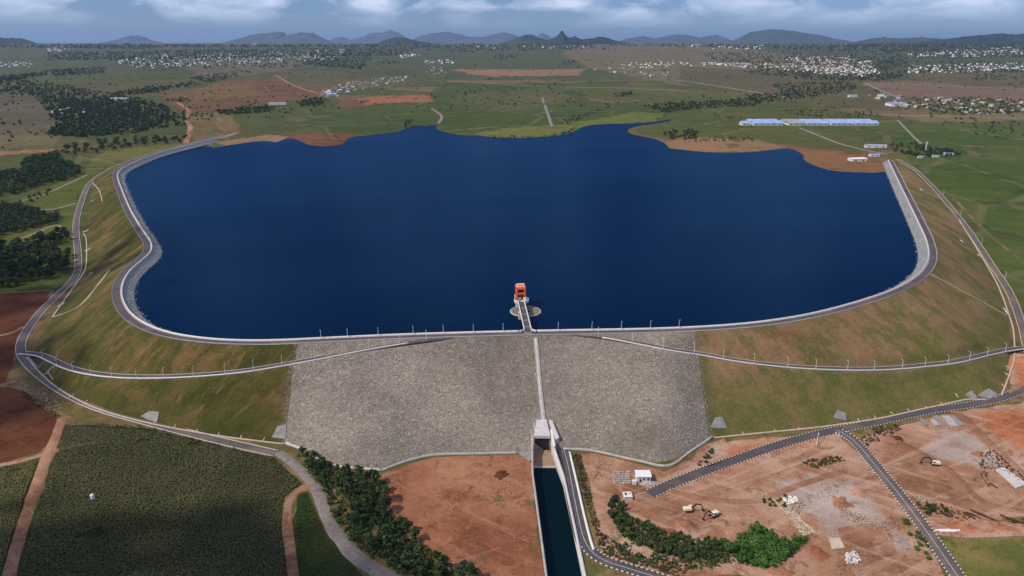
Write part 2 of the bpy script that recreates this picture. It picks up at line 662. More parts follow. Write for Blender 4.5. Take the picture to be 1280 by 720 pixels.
# ------------------------------------------------------------------ terrain
SHORE_PX = [(262, 186), (290, 181), (330, 176), (345, 178), (360, 173), (378, 175), (400, 183), (428, 180), (438, 172), (470, 168),
            (500, 164), (511, 159), (530, 158), (548, 156), (549, 163), (575, 169), (600, 170), (640, 173), (680, 171),
            (712, 167), (725, 160), (745, 156), (790, 154.5), (822, 152), (838, 149), (838, 151), (822, 154.5), (800, 157.5), (784, 162), (790, 168),
            (815, 173), (830, 179), (836, 185), (850, 187), (880, 190), (920, 191), (960, 187), (985, 186), (1003, 193),
            (1005, 200), (1020, 208), (1045, 214), (1080, 215.5), (1095, 213), (1112, 216)]
CREST_PX = [(268, 173), (240, 180), (200, 190), (170, 201), (150, 211), (144, 220), (150, 240), (160, 264), (174, 288), (184, 303), (184, 315), (172, 326),
            (158, 338), (149, 352), (146, 366), (149, 380), (158, 394), (176, 407), (205, 418), (250, 425.5), (300, 428.5), (350, 428), (400, 425.5),
            (500, 421), (580, 418.5), (660, 416.5), (740, 415), (800, 414), (860, 412), (910, 409), (960, 404), (1020, 394), (1080, 378), (1120, 364),
            (1146, 350), (1160, 337), (1166, 322), (1163, 302), (1152, 278), (1138, 250), (1124, 222), (1113, 200)]
shore = [on_z(x, y, WATER_Z)[:2] for x, y in SHORE_PX]
crest = smooth(catmull([on_z(x, y, CREST_Z) for x, y in CREST_PX], 3.0), it=20)
SHORE_N = catmull(np.array(shore), 14.0)
basin = [tuple(p) for p in SHORE_N] + [tuple(p[:2]) for p in crest[::-1][::4]]
basin_arr = np.array(basin)

# outlet canal (world metres, ground level there is 0)
CANAL_L = np.array([on_z(666.5, 566, 0.3), on_z(667, 592, 0.3), on_z(685, 724, 0.3)])[:, :2]
CANAL_R = np.array([on_z(691, 566, 0.3), on_z(704, 598, 0.3), on_z(731, 724, 0.3)])[:, :2]
dl = (CANAL_L[2] - CANAL_L[1]) / np.linalg.norm(CANAL_L[2] - CANAL_L[1])
dr = (CANAL_R[2] - CANAL_R[1]) / np.linalg.norm(CANAL_R[2] - CANAL_R[1])
CANAL_L = np.vstack([CANAL_L, CANAL_L[2] + dl * 260])
CANAL_R = np.vstack([CANAL_R, CANAL_R[2] + dr * 260])
canal_poly = [tuple(p) for p in CANAL_L] + [tuple(p) for p in CANAL_R[::-1]]
_cc = np.array(canal_poly)
_cc[:4, 0] -= 0.9
_cc[4:, 0] += 0.9
canal_poly = [tuple(p) for p in _cc]
canal_poly = [(canal_poly[0][0] + 1.5, canal_poly[0][1] + 16)] + canal_poly + [(canal_poly[-1][0] - 4, canal_poly[-1][1] + 14)]


def H(x, y):
    x = np.asarray(x, float)
    y = np.asarray(y, float)
    ye = 1357 - 0.15 * np.clip(x, -700, 700)
    t = np.clip((y - 430) / (ye - 430), 0, 1)
    z = 47.6 * (t * 0.9 + 0.1 * t * t * (3 - 2 * t))
    lp = np.clip((-x - 70) / 190, 0, 1)
    z = z + 12 * lp * lp * (3 - 2 * lp) * (1 - t) ** 2
    far = np.clip((y - ye) / 2500, 0, 1)
    up = np.clip((y - 4200) / 8800, 0, 1)
    dn = np.clip((y - 13000) / 9000, 0, 1)
    z = z + 7 * far + 132 * up * up * (3 - 2 * up) * (1 - dn * dn * (3 - 2 * dn))
    z = z + 26 * up * (1 - dn) * (fbm(x / 3600, y / 1500, 41, 3) - 0.5)
    z = z + far * 9 * (fbm(x / 700, y / 700, 3, 3) - 0.5)
    # shoulders just right and left of the dam ends, and land beyond the toe roads
    side = np.clip((np.abs(x) - 520) / 900, 0, 1) * np.clip((1500 - y) / 800, 0, 1)
    z = z + side * 5 * (fbm(x / 160, y / 160, 9, 3) - 0.5)
    # reservoir basin
    near = (np.abs(x) < 1500) & (y > 440) & (y < 3200)
    sd = np.full(x.shape, 1e6)
    if near.any():
        d = poly_dist(x[near], y[near], basin)
        ins = in_poly(x[near], y[near], basin)
        ds = poly_dist(x[near], y[near], SHORE_N, False)
        sd[near] = np.where(ins, -ds, d)
    k = np.where(sd > 0, 0.035, 0.12)
    z = np.minimum(z, WATER_Z + np.maximum(k * sd, -14.0))
    can = in_poly(x, y, canal_poly)
    z = np.where(can, -9.0, z)
    return z


def Hs(x, y):
    return float(H(np.array([x]), np.array([y]))[0])


def at0(px, py):
    """pixel -> point on the plain terrain"""
    z = 20.0
    for _ in range(60):
        p = on_z(px, py, z)
        z = 0.5 * z + 0.5 * Hs(p[0], p[1])
    return np.array([p[0], p[1], z])


# ground sheet
rows_px = np.concatenate([np.arange(735, 300, -2.2), np.arange(300, 140, -1.3), np.arange(140, 66, -0.8), np.arange(66, 54.2, -0.5)])
ys = []
for py in rows_px:
    a = PITCH + math.atan((py - 360) / F)
    zz = 0 if py > 480 else np.interp(py, [54, 58, 62, 70, 85, 100, 180, 480], [186, 178, 160, 110, 66, 58, 46, 0])
    ys.append((CAMZ - zz) / math.tan(a))
ys = np.array(ys)
ys = ys[np.concatenate([[True], np.diff(ys) > 0])]
ys = np.concatenate([np.linspace(-900, ys[0] - 6, 30), ys, np.geomspace(ys[-1] * 1.08, 70000, 22)])
inner = np.linspace(-1, 1, 561)
outer = 1 + np.geomspace(0.01, 1.2, 22)
ss = np.unique(np.concatenate([-outer[::-1], inner, outer, np.arange(0.012, 0.10, 0.0011)]))
YY, SS = np.meshgrid(ys, ss, indexing='ij')
WW = np.maximum(470.0, 0.86 * YY + 60)
XX = SS * WW
ZZ = H(XX.ravel(), YY.ravel()).reshape(XX.shape)
V = np.stack([XX, YY, ZZ], -1).reshape(-1, 3)
nr, nc = XX.shape
ii = np.arange(nr - 1)[:, None] * nc + np.arange(nc - 1)[None]
GF = np.stack([ii, ii + 1, ii + 1 + nc, ii + nc], -1).reshape(-1, 4)

# land use painted per vertex (true surface colours of fields)
gx, gy, gd = project(V)
land = np.zeros((len(V), 4))
wob = 1.0


def field(poly, rgb, soft=1.0, amt=1.0):
    jx = gx + 7 * (fbm(V[:, 0] / 60, V[:, 1] / 120, 21, 3) - 0.5) * 2
    jy = gy + 1.6 * (fbm(V[:, 0] / 90, V[:, 1] / 160, 31, 3) - 0.5) * 2
    m = in_poly(jx, jy, poly) & (gd > 0)
    c = np.array(lin(*rgb))
    land[m, :3] = land[m, :3] * (1 - amt) + c[:3] * amt
    land[m, 3] = np.maximum(land[m, 3], amt)


GREEN, GREEN2, OLIVE, TAN, RED, PINK, SCRUB = (60, 76, 34), (72, 82, 38), (86, 86, 48), (108, 92, 68), (106, 72, 50), (130, 96, 84), (86, 80, 54)
field([(-200, 58), (1500, 58), (1500, 100), (-200, 100)], (70, 78, 48))
field([(-200, 100), (420, 92), (420, 185), (-200, 240)], (72, 78, 42))
field([(0, 118), (45, 120), (72, 160), (60, 185), (-200, 190), (-200, 120)], (86, 78, 64))
field([(-200, 172), (85, 168), (60, 186), (-200, 192)], (98, 92, 62))
field([(-200, 194), (50, 188), (125, 181), (100, 187), (-200, 212)], (148, 104, 78))
field([(168, 83), (245, 78), (240, 98), (172, 102)], GREEN)
field([(232, 84), (270, 77), (370, 74), (385, 83), (300, 95), (255, 97)], (100, 90, 72))
field([(100, 100), (235, 100), (230, 118), (80, 122)], (84, 80, 48))
field([(200, 122), (290, 100), (390, 97), (420, 112), (400, 122), (265, 142), (225, 140)], RED)
field([(195, 118), (300, 104), (330, 118), (240, 130)], (112, 88, 56), amt=0.8)
field([(330, 92), (430, 88), (430, 108), (380, 112)], (84, 82, 52))
field([(268, 142), (330, 133), (440, 134), (520, 124), (560, 104), (700, 103), (740, 126), (830, 134), (830, 150), (730, 158), (700, 172),
       (560, 172), (480, 168), (380, 165), (300, 162)], GREEN)
field([(560, 118), (690, 108), (720, 125), (640, 140), (560, 135)], (88, 88, 48), amt=0.6)
field([(596, 166), (640, 160), (730, 152), (790, 140), (830, 142), (822, 150), (745, 156), (700, 171), (610, 172)], (96, 104, 46))
field([(418, 126), (470, 120), (535, 119), (545, 126), (480, 129), (430, 135)], (150, 96, 66))
field([(415, 126), (455, 124), (460, 132), (430, 135)], RED)
field([(565, 87), (730, 87), (725, 95), (600, 95)], (146, 108, 88))
field([(440, 96), (560, 92), (560, 104), (470, 112)], (82, 82, 50))
field([(700, 110), (870, 110), (1000, 130), (860, 132), (760, 126)], (82, 86, 44))
field([(745, 52), (830, 54), (1090, 75), (1090, 100), (850, 108), (740, 86), (700, 66)], (108, 96, 70))
field([(850, 82), (1090, 98), (1130, 140), (1000, 128), (850, 106)], SCRUB)
field([(1075, 103), (1140, 101), (1300, 112), (1300, 126), (1120, 122)], (120, 94, 80))
field([(1130, 88), (1300, 92), (1300, 112), (1160, 103)], (94, 86, 60))
field([(838, 150), (900, 132), (1010, 134), (1130, 148), (1160, 185), (1060, 190), (985, 180), (850, 176), (790, 166), (800, 158)], GREEN2)
field([(830, 178), (860, 172), (945, 175), (985, 184), (960, 189), (880, 192), (836, 188)], (140, 108, 80))
field([(985, 182), (1070, 190), (1112, 196), (1112, 218), (1045, 216), (1003, 204)], (126, 86, 60))
field([(360, 168), (432, 166), (445, 172), (430, 182), (395, 186)], (112, 66, 50))
field([(270, 178), (340, 168), (365, 172), (345, 180), (290, 184)], (146, 118, 90))
field([(240, 145), (285, 140), (300, 165), (285, 172), (240, 180)], (112, 94, 58))
field([(1118, 152), (1160, 146), (1700, 150), (1700, 500), (1290, 420), (1250, 340), (1190, 265), (1135, 200)], (66, 84, 36))
field([(1118, 142), (1400, 140), (1400, 150), (1150, 152)], (112, 100, 70))
field([(-500, 246), (20, 250), (110, 212), (230, 180), (215, 186), (130, 214), (100, 240), (96, 345), (30, 362), (-500, 372)], (84, 88, 36))
field([(110, 208), (130, 190), (240, 178), (225, 186), (140, 208)], (92, 96, 42))
ground_mat = NM('ground', 0.95, 0.06)
g = ground_mat
vc = g.voronoi(0.0042, stretch=(1.0, 0.8, 1.0), rot=0.4)
gsep = g.n.new("ShaderNodeSeparateColor")
g.l.new(vc, gsep.inputs[0])
fieldc = g.ramp(gsep.outputs[0], [(0.0, lin(74, 80, 42)), (0.3, lin(92, 88, 52)), (0.5, lin(78, 82, 40)), (0.7, lin(108, 90, 62)), (1.0, lin(86, 84, 50))], 'CONSTANT')
base = g.mix(g.attr('land', 'Alpha'), fieldc, g.attr('land', 'Color'))
base = g.mix(0.22, base, fieldc)
big = g.noise(0.006, 6, 0.65)
base = g.mix(0.5, base, g.ramp(big, [(0.3, (0.32, 0.34, 0.30, 1)), (0.7, (0.68, 0.64, 0.62, 1))]), 'OVERLAY')
mid = g.noise(0.05, 6, 0.7)
base = g.mix(0.45, base, g.ramp(mid, [(0.32, (0.28, 0.30, 0.26, 1)), (0.72, (0.78, 0.74, 0.7, 1))]), 'OVERLAY')
lines = g.noise(0.02, 4, 0.5, stretch=(0.3, 3.0, 1.0), rot=-0.3)
base = g.mix(g.math('MULTIPLY', g.step(lines, 0.52, 0.66), 0.18), base, lin(120, 100, 74))
edge_d = g.voronoi(0.0042, 'Distance', stretch=(1.0, 0.8, 1.0), rot=0.4, feature='DISTANCE_TO_EDGE')
base = g.mix(g.math('MULTIPLY', g.step(edge_d, 0.024, 0.010), 0.2), base, lin(150, 126, 98))
hedge = g.math('MULTIPLY', g.step(edge_d, 0.075, 0.03), g.step(g.noise(0.02, 4, 0.6), 0.52, 0.56))
base = g.mix(g.math('MULTIPLY', hedge, 0.45), base, lin(40, 50, 28))
scr = g.noise(0.03, 8, 0.75)
base = g.mix(g.math('MULTIPLY', g.step(scr, 0.58, 0.64), 0.5), base, lin(44, 52, 30))
g.color(base)
g.bump(g.noise(0.2, 6, 0.7), 0.5, 1.0)
ground = mesh_np('ground', V, GF, ground_mat.m, smooth_sh=True)
attr_c(ground, 'land', land)
props(ground, kind='structure', label='rolling farmland with green, tan and red fields reaching the horizon')

# ------------------------------------------------------------------ dam
PAIRS = [((268, 173), (266, 172)), ((240, 180), (234, 179)), ((170, 201), (140, 208)), ((144, 220), (116, 226)), ((152, 245), (111, 248)), ((174, 288), (108, 290)), ((184, 309), (107, 325)),
         ((160, 336), (97, 352)), ((147, 362), (66, 396)), ((149, 380), (48, 422)), ((158, 394), (38, 444)), ((176, 407), (48, 466)), ((205, 418), (85, 494)),
         ((250, 425.5), (150, 519)), ((300, 428.5), (230, 538)), ((350, 428), (310, 550)), ((371, 427), (358, 554)), ((400, 425.5), (398, 574)),
         ((430, 424), (434, 585)), ((470, 422.5), (480, 587)), ((505, 421), (512, 576)), ((540, 420), (545, 569)), ((660, 416.5), (662, 566)), ((760, 415), (742, 563)),
         ((820, 413.5), (800, 576)), ((845, 412.5), (836, 582)), ((865, 411.8), (890, 546)), ((910, 409), (950, 541)), ((960, 404), (1020, 534)),
         ((1020, 394), (1100, 524)), ((1080, 378), (1180, 507)), ((1120, 364), (1252, 494)), ((1146, 350), (1264, 448)), ((1160, 337), (1262, 395)), ((1166, 322), (1247, 355)), ((1163, 302), (1226, 318)), ((1152, 278), (1199, 274)), ((1138, 250), (1168, 238)), ((1124, 222), (1138, 212)), ((1113, 200), (1118, 199))]


def seglen(P):
    return np.concatenate([[0], np.cumsum(np.linalg.norm(np.diff(P[:, :2], axis=0), axis=1))])


cs = seglen(crest)
ps, pt = [], []
for c_px, t_px in PAIRS:
    c = on_z(*c_px, CREST_Z)
    k = int(np.argmin(np.hypot(crest[:, 0] - c[0], crest[:, 1] - c[1])))
    ps.append(cs[k])
    pt.append(at0(*t_px))
pt = np.array(pt)
toe = np.stack([np.interp(cs, ps, pt[:, k]) for k in range(3)], 1)
toe = smooth(toe, it=6)
toe[:, 2] = np.maximum(H(toe[:, 0], toe[:, 1]), 0) - 0.4
ROCK_S0, ROCK_S1 = ps[16], ps[26]


def normals2d(P):
    t = np.gradient(P[:, :2], axis=0)
    t /= np.linalg.norm(t, axis=1)[:, None] + 1e-9
    return np.stack([-t[:, 1], t[:, 0]], 1)      # left of travel


cn = normals2d(crest)          # crest runs from far left, round the front, to far right: left = towards the reservoir (+y at front)
mid = len(crest) // 2
if cn[mid][1] < 0:
    cn = -cn
# cn points upstream
dam = empty('dam', (0, 0, 0))
props(dam, 'long grass and rockfill embankment dam curving round the blue reservoir', 'dam')
DE = crest[:, :2] - cn * 4.0      # downstream crest edge
NV = 66
u = np.linspace(0, 1, NV) ** 1.0
surf = np.zeros((len(crest), NV, 3))
for j in range(NV):
    surf[:, j, 0] = DE[:, 0] * (1 - u[j]) + toe[:, 0] * u[j]
    surf[:, j, 1] = DE[:, 1] * (1 - u[j]) + toe[:, 1] * u[j]
    surf[:, j, 2] = (CREST_Z - 0.1) * (1 - u[j]) + toe[:, 2] * u[j]
bulge = 1.2 * (fbm(surf[..., 0] / 40, surf[..., 1] / 40, 5, 3) - 0.5) * (np.sin(np.pi * u)[None])
surf[..., 2] += bulge


RAMP_L = [(28, 441), (50, 443), (64, 449), (90, 461), (130, 468.5), (180, 471), (240, 469), (300, 464), (350, 456.5), (400, 447), (450, 437), (500, 428.5), (535, 423), (575, 418.8)]
RAMP_R = [(705, 415.8), (735, 417.5), (760, 421), (800, 428.5), (840, 436), (880, 443.5), (920, 450), (970, 456.5), (1030, 460.5), (1090, 461), (1150, 457.5), (1200, 450), (1250, 439), (1282, 434)]
RAMP_P = []


def on_face(px, py):
    """pixel -> point on the ungraded dam face (nearest vertex plane), or terrain beside it"""
    d = ray(px, py)
    best, bz = None, 1e9
    qx, qy, _ = project(surf)
    k = np.argmin((qx - px) ** 2 + (qy - py) ** 2)
    i, j = np.unravel_index(k, qx.shape)
    if math.hypot(qx[i, j] - px, qy[i, j] - py) > 5:
        return at0(px, py)
    return on_z(px, py, surf[i, j, 2])


for pts, e in ((RAMP_L, -1), (RAMP_R, 0)):
    W_ = np.array([on_face(x, y) for x, y in pts])
    W_[e] = on_z(*pts[e], CREST_Z)
    P = smooth(catmull(W_, 3.0), it=6)
    zz = smooth(P, it=60)[:, 2]
    P[:, 2] = np.minimum(zz, CREST_Z - 0.06) + 0.03
    RAMP_P.append(P)
    d = np.full(surf.shape[:2], 1e9)
    zr = np.zeros(surf.shape[:2])
    for q in P:
        dd = np.hypot(surf[..., 0] - q[0], surf[..., 1] - q[1])
        m = dd < d
        d[m] = dd[m]
        zr[m] = q[2]
    e_ = np.maximum(d - 4.4, 0)
    gz_ = np.clip(surf[..., 2], zr - 0.32 - e_ * 0.95, zr - 0.32 + e_ * 1.2)
    wgt = np.clip((17 - d) / 5, 0, 1) * np.clip((u[None] - 0.02) / 0.12, 0, 1) * np.clip((1.0 - u[None]) / 0.06, 0, 1)
    surf[..., 2] = surf[..., 2] * (1 - wgt) + gz_ * wgt


def grid_faces(nr, nc):
    ii = np.arange(nr - 1)[:, None] * nc + np.arange(nc - 1)[None]
    return np.stack([ii, ii + 1, ii + 1 + nc, ii + nc], -1).reshape(-1, 4)


iL = int(np.argmin(np.abs(cs - ROCK_S0)))
iR = int(np.argmin(np.abs(cs - ROCK_S1)))


def rock_mat():
    n = NM('rockfill', 0.95, 0.1)
    v = n.voronoi(0.85)
    sp = n.n.new("ShaderNodeSeparateColor")
    n.l.new(v, sp.inputs[0])
    c = n.ramp(sp.outputs[0], [(0.0, lin(126, 115, 103)), (0.5, lin(144, 133, 121)), (0.85, lin(154, 143, 131)), (1.0, lin(170, 159, 145))])
    b = n.noise(0.02, 5, 0.6)
    c = n.mix(0.75, c, n.ramp(n.noise(0.016, 5, 0.6), [(0.32, (0.27, 0.255, 0.235, 1)), (0.52, (0.46, 0.45, 0.43, 1)), (0.72, (0.62, 0.60, 0.57, 1))]), 'OVERLAY')
    n.color(c)
    n.bump(n.voronoi(0.85, 'Distance'), 0.9, 0.6)
    return n.m


def stone_mat(name, a, b, c3):
    n = NM(name, 0.95, 0.1)
    r = n.geo.outputs["Random Per Island"]
    c = n.ramp(r, [(0.0, a), (0.6, b), (0.93, b), (1.0, c3)])
    bb = n.noise(0.016, 5, 0.6)
    n.color(n.mix(0.75, c, n.ramp(bb, [(0.32, (0.27, 0.255, 0.235, 1)), (0.52, (0.46, 0.45, 0.43, 1)), (0.72, (0.62, 0.60, 0.57, 1))]), 'OVERLAY'))
    return n.m


M['rockfill'] = rock_mat()
M['stone'] = stone_mat('stone', lin(128, 119, 107), lin(144, 135, 122), lin(172, 162, 147))
M['riprap_bed'] = simple('riprap_bed', lin(140, 140, 138), 0.95, 0.3, 0.9, 0.1)
M['riprap'] = stone_mat('riprap', lin(122, 122, 120), lin(160, 160, 157), lin(200, 200, 196))


# recess of the outlet portal
PH = on_face(677, 549)
_px, _, _ = project(np.array([[0, 0, 0], [1, 1, 1]]))
HX0, HX1 = on_z(667.5, 549, PH[2])[0], on_z(687.5, 549, PH[2])[0]
cutm = (surf[..., 0] > HX0 - 0.5) & (surf[..., 0] < HX1 + 0.5) & (surf[..., 1] < PH[1] + 1.0)
surf[..., 2] = np.where(cutm, -9.0, surf[..., 2])


def strip(name, i0, i1, mat):
    S = surf[i0:i1 + 1]
    return mesh_np(name, S.reshape(-1, 3), grid_faces(S.shape[0], NV), mat, dam, True)


strip('grass_slope', 0, iL, M['slope_left'])
strip('rockfill_face', iL, iR, M['rockfill'])
strip('grass_slope', iR, len(crest) - 1, M['slope_right'])

BVH = BVHTree.FromPolygons([tuple(v) for v in np.vstack([V, surf.reshape(-1, 3)])],
                           [tuple(f) for f in np.vstack([GF, grid_faces(len(crest), NV) + len(V)])])


def at(px, py):
    d = Vector(ray(px, py)).normalized()
    loc, _, _, _ = BVH.ray_cast(Vector((0, 0, CAMZ)), d)
    if loc is None:
        return on_z(px, max(py, 55), 60.0)
    return np.array(loc)


def top(x, y):
    loc, _, _, _ = BVH.ray_cast(Vector((x, y, 400)), Vector((0, 0, -1)))
    return loc.z if loc else 0.0


def ribbon(name, P, prof, mat, parent=None, closed=False, kind=None):
    """sweep a cross section [(offset to the left of travel, dz)] along P"""
    n2 = normals2d(P)
    k = len(prof)
    V = np.zeros((len(P), k, 3))
    for j, (o, dz) in enumerate(prof):
        V[:, j, 0] = P[:, 0] + n2[:, 0] * o
        V[:, j, 1] = P[:, 1] + n2[:, 1] * o
        V[:, j, 2] = P[:, 2] + dz
    ii = np.arange(len(P) - 1)[:, None] * k
    jj = np.arange(k if closed else k - 1)[None]
    a = ii + jj
    b = ii + (jj + 1) % k
    Fc = np.stack([a, b, b + k, a + k], -1).reshape(-1, 4)
    Fl = [Fc]
    if closed and k == 4:
        Fl.append(np.array([[3, 2, 1, 0], [len(P) * k - 4 + q for q in range(4)]]))
    o = mesh_np(name, V.reshape(-1, 3), np.vstack(Fl), mat, parent)
    attr_f(o, 'along', np.repeat(seglen(P), k))
    if kind:
        o['kind'] = kind
    return o


def boxprof(a, b, z0, z1):
    return [(a, z0), (b, z0), (b, z1), (a, z1)]


# crest: riprap, parapet, walkway, road, kerb, guard rail.  travel = left to right, so left = upstream
sgn = 1.0 if np.dot(normals2d(crest)[mid], cn[mid]) > 0 else -1.0
C0 = crest.copy()
C0[:, 2] = CREST_Z


def cprof(l):
    return [(o * sgn, z) for o, z in l]


rip_w = (CREST_Z - 0.5 - 34.0) * 1.5
ribbon('riprap_face', C0, cprof([(3.7, -0.4), (3.7 + rip_w, -14.0)]), M['riprap_bed'], dam)
road = ribbon('crest_road', C0, cprof([(-4.0, -0.12), (-3.2, 0.02), (2.3, 0.02), (2.5, 0.02)]), M['asphalt'], kind='structure')
props(road, 'asphalt road running along the top of the dam')
ribbon('crest_fill', C0, cprof([(-4.0, -0.13), (-4.0, -2.0), (3.8, -2.0), (3.8, -0.38), (2.5, -0.05)]), M['concrete_grey'], dam)
TOWER_LINE = on_z(660, 414, CREST_Z)
gap = np.abs(C0[:, 0] - TOWER_LINE[0]) < 5.0
gap &= (C0[:, 1] < 520)
gi = np.where(gap)[0]
for seg in (C0[:gi[0]], C0[gi[-1] + 1:]):
    ribbon('parapet_wall', seg, cprof(boxprof(3.4, 3.85, -0.9, 0.95)), M['white_wall'], dam, True)
    ribbon('walkway', seg, cprof(boxprof(2.3, 3.4, -0.3, 0.2)), M['concrete'], dam, True)
ribbon('kerb', C0, cprof(boxprof(-3.5, -3.2, -0.3, 0.22)), M['concrete_pale'], dam, True)
ribbon('guard_rail', C0, cprof(boxprof(-3.85, -3.75, 0.55, 0.85)), M['steel'], dam, True)
mb = MB()
for p, n in zip(C0[::1], cn[::1]):
    mb.box((p[0] - n[0] * 3.8, p[1] - n[1] * 3.8, CREST_Z + 0.35), (0.16, 0.16, 1.0))
props(mb.build('guard_post', M['concrete_pale'], dam), kind='stuff')


# ------------------------------------------------------------------ scatter helper
def merged(name, pv, pf, pos, scl, mat, parent=None, tilt=0.25, kind='stuff', squash=None):
    """many copies of one small shape in a single mesh"""
    n = len(pos)
    a = RNG.uniform(0, 2 * np.pi, n)
    ca, sa = np.cos(a), np.sin(a)
    tx, ty = RNG.normal(0, tilt, n), RNG.normal(0, tilt, n)
    S = np.asarray(scl)
    if S.ndim == 1:
        S = np.stack([S, S, S], 1)
    Q = pv[None] * S[:, None, :]
    x = Q[..., 0] * ca[:, None] - Q[..., 1] * sa[:, None]
    y = Q[..., 0] * sa[:, None] + Q[..., 1] * ca[:, None]
    z = Q[..., 2] + x * tx[:, None] + y * ty[:, None]
    W = np.stack([x, y, z], -1) + np.asarray(pos)[:, None, :]
    k = len(pv)
    Fc = (pf[None] + (np.arange(n) * k)[:, None, None]).reshape(-1, pf.shape[1])
    o = mesh_np(name, W.reshape(-1, 3), Fc, mat, parent)
    o['kind'] = kind
    return o


# a blocky stone: 6 corner octahedron, pulled about
def stone_shape(seed):
    r = np.random.default_rng(seed)
    v = np.array([[1, 0, 0], [0, 1, 0], [-1, 0, 0], [0, -1, 0], [.5, .4, .6], [-.5, .35, .65], [0, -.5, .7]]) * r.uniform(.75, 1.2, (7, 3))
    f = np.array([[0, 1, 4], [1, 5, 4], [1, 2, 5], [2, 3, 6], [2, 6, 5], [3, 0, 6], [0, 4, 6], [4, 5, 6]])
    return v, f


sv, sf = stone_shape(3)
# stones on the rockfill face
pos = []
nI, nS = iR - iL, 52000
fi = iL + RNG.uniform(0, nI, nS)
fi[:2200] = np.where(RNG.uniform(0, 1, 2200) < .5, iL - np.abs(RNG.normal(0, 0.5, 2200)), iR + np.abs(RNG.normal(0, 0.5, 2200)))
fj = RNG.uniform(0, 1, nS) * (NV - 1)
i0 = np.clip(fi.astype(int), 0, len(crest) - 2)
j0 = np.clip(fj.astype(int), 0, NV - 2)
a, b = (fi - i0)[:, None], (fj - j0)[:, None]
P = (surf[i0, j0] * (1 - a) + surf[i0 + 1, j0] * a) * (1 - b) + (surf[i0, j0 + 1] * (1 - a) + surf[i0 + 1, j0 + 1] * a) * b
keep = P[:, 2] == P[:, 2]
keep &= ~((P[:, 0] > HX0 - 1.5) & (P[:, 0] < HX1 + 1.5) & (P[:, 1] < PH[1] + 1.6))
P = P[keep]
nS = len(P)
siz = np.clip(RNG.lognormal(-1.42, 0.38, nS), 0.14, 1.0)
P[:, 2] -= 0.02
merged('rockfill_stone', sv, sf, P, siz, M['stone'], dam, 0.35)
# stones of the upstream riprap
nS = 12000
k = RNG.integers(0, len(crest) - 1, nS)
k = k[(np.abs(crest[k, 0]) > 180)]
off = RNG.uniform(0.0, 1.0, len(k)) * 8.4 + 4.2
P = np.stack([crest[k, 0] + cn[k, 0] * off, crest[k, 1] + cn[k, 1] * off, CREST_Z - 0.4 - (off - 3.7) / rip_w * 13.6], 1)
P[:, :2] += RNG.uniform(-2, 2, (len(k), 2))
merged('riprap_stone', sv, sf, P, np.clip(RNG.lognormal(-0.8, 0.3, len(k)), 0.25, 1.0), M['riprap'], dam, 0.35)

# ------------------------------------------------------------------ reservoir water
def water_mat(name, col, rough, sc, f0, f1):
    n = NM(name, rough, 0.0)
    c = n.noise(0.0024, 5, 0.55)
    n.color(n.mix(n.step(c, 0.35, 0.68), col, tuple(x * 1.4 for x in col[:3]) + (1,)))
    n.bump(n.math('ADD', n.noise(sc, 4, 0.6, stretch=(1, 0.55, 1)), n.math('MULTIPLY', n.noise(sc * 5, 2, 0.6), 0.3)), 0.6, 0.6)
    nrm = n.p.inputs["Normal"].links[0].from_socket
    gl = n.n.new("ShaderNodeBsdfGlossy")
    gl.inputs["Roughness"].default_value = rough
    gl.inputs["Color"].default_value = (0.26, 0.60, 1.0, 1)
    n.l.new(nrm, gl.inputs["Normal"])
    lw = n.n.new("ShaderNodeLayerWeight")
    lw.inputs["Blend"].default_value = 0.5
    mr = n.n.new("ShaderNodeMapRange")
    mr.inputs["From Min"].default_value = 0.55
    mr.inputs["From Max"].default_value = 0.92
    mr.inputs["To Min"].default_value = f0
    mr.inputs["To Max"].default_value = f1
    n.l.new(lw.outputs["Facing"], mr.inputs["Value"])
    wind = n.noise(0.006, 5, 0.6, stretch=(0.35, 1.6, 1), rot=0.25)
    k = n.math('MULTIPLY', mr.outputs[0], n.ramp(wind, [(0.3, (0.86,) * 3), (0.7, (1.14,) * 3)]))
    mx = n.n.new("ShaderNodeMixShader")
    n.put(mx.inputs[0], k)
    n.l.new(n.p.outputs[0], mx.inputs[1])
    n.l.new(gl.outputs[0], mx.inputs[2])
    n.l.new(mx.outputs[0], n.out.inputs[0])
    return n.m


M['lake'] = water_mat('lake_water', (0.0002, 0.0066, 0.024, 1), 0.2, 0.09, 0.001, 0.14)
M['canal_water'] = water_mat('canal_water', (0.001, 0.0065, 0.0075, 1), 0.12, 0.25, 0.01, 0.10)


def cdt(poly, spacing, hfun, jitter=0.0, seed=0):
    r = np.random.default_rng(seed)
    P = np.array(poly, float)
    ring = []
    for i in range(len(P)):
        a, b = P[i], P[(i + 1) % len(P)]
        L = np.linalg.norm(b - a)
        m = max(1, int(L / spacing))
        for t in range(m):
            q = a + (b - a) * t / m
            if jitter and t:
                q = q + r.normal(0, jitter, 2)
            ring.append(q)
    ring = np.array(ring)
    lo, hi = ring.min(0), ring.max(0)
    gxs, gys = np.meshgrid(np.arange(lo[0], hi[0], spacing), np.arange(lo[1], hi[1], spacing))
    q = np.stack([gxs.ravel(), gys.ravel()], 1)
    if len(q):
        m = in_poly(q[:, 0], q[:, 1], ring)
        q = q[m]
        if len(q):
            q = q[poly_dist(q[:, 0], q[:, 1], ring) > spacing * 0.45]
    allp = np.vstack([ring, q]) if len(q) else ring
    n = len(ring)
    res = geometry.delaunay_2d_cdt([Vector(p) for p in allp], [], [list(range(n))], 1, 1e-4)
    vv = np.array([[v.x, v.y] for v in res[0]])
    tri = np.array([f for f in res[2] if len(f) == 3])
    z = hfun(vv[:, 0], vv[:, 1])
    return np.column_stack([vv, z]), tri


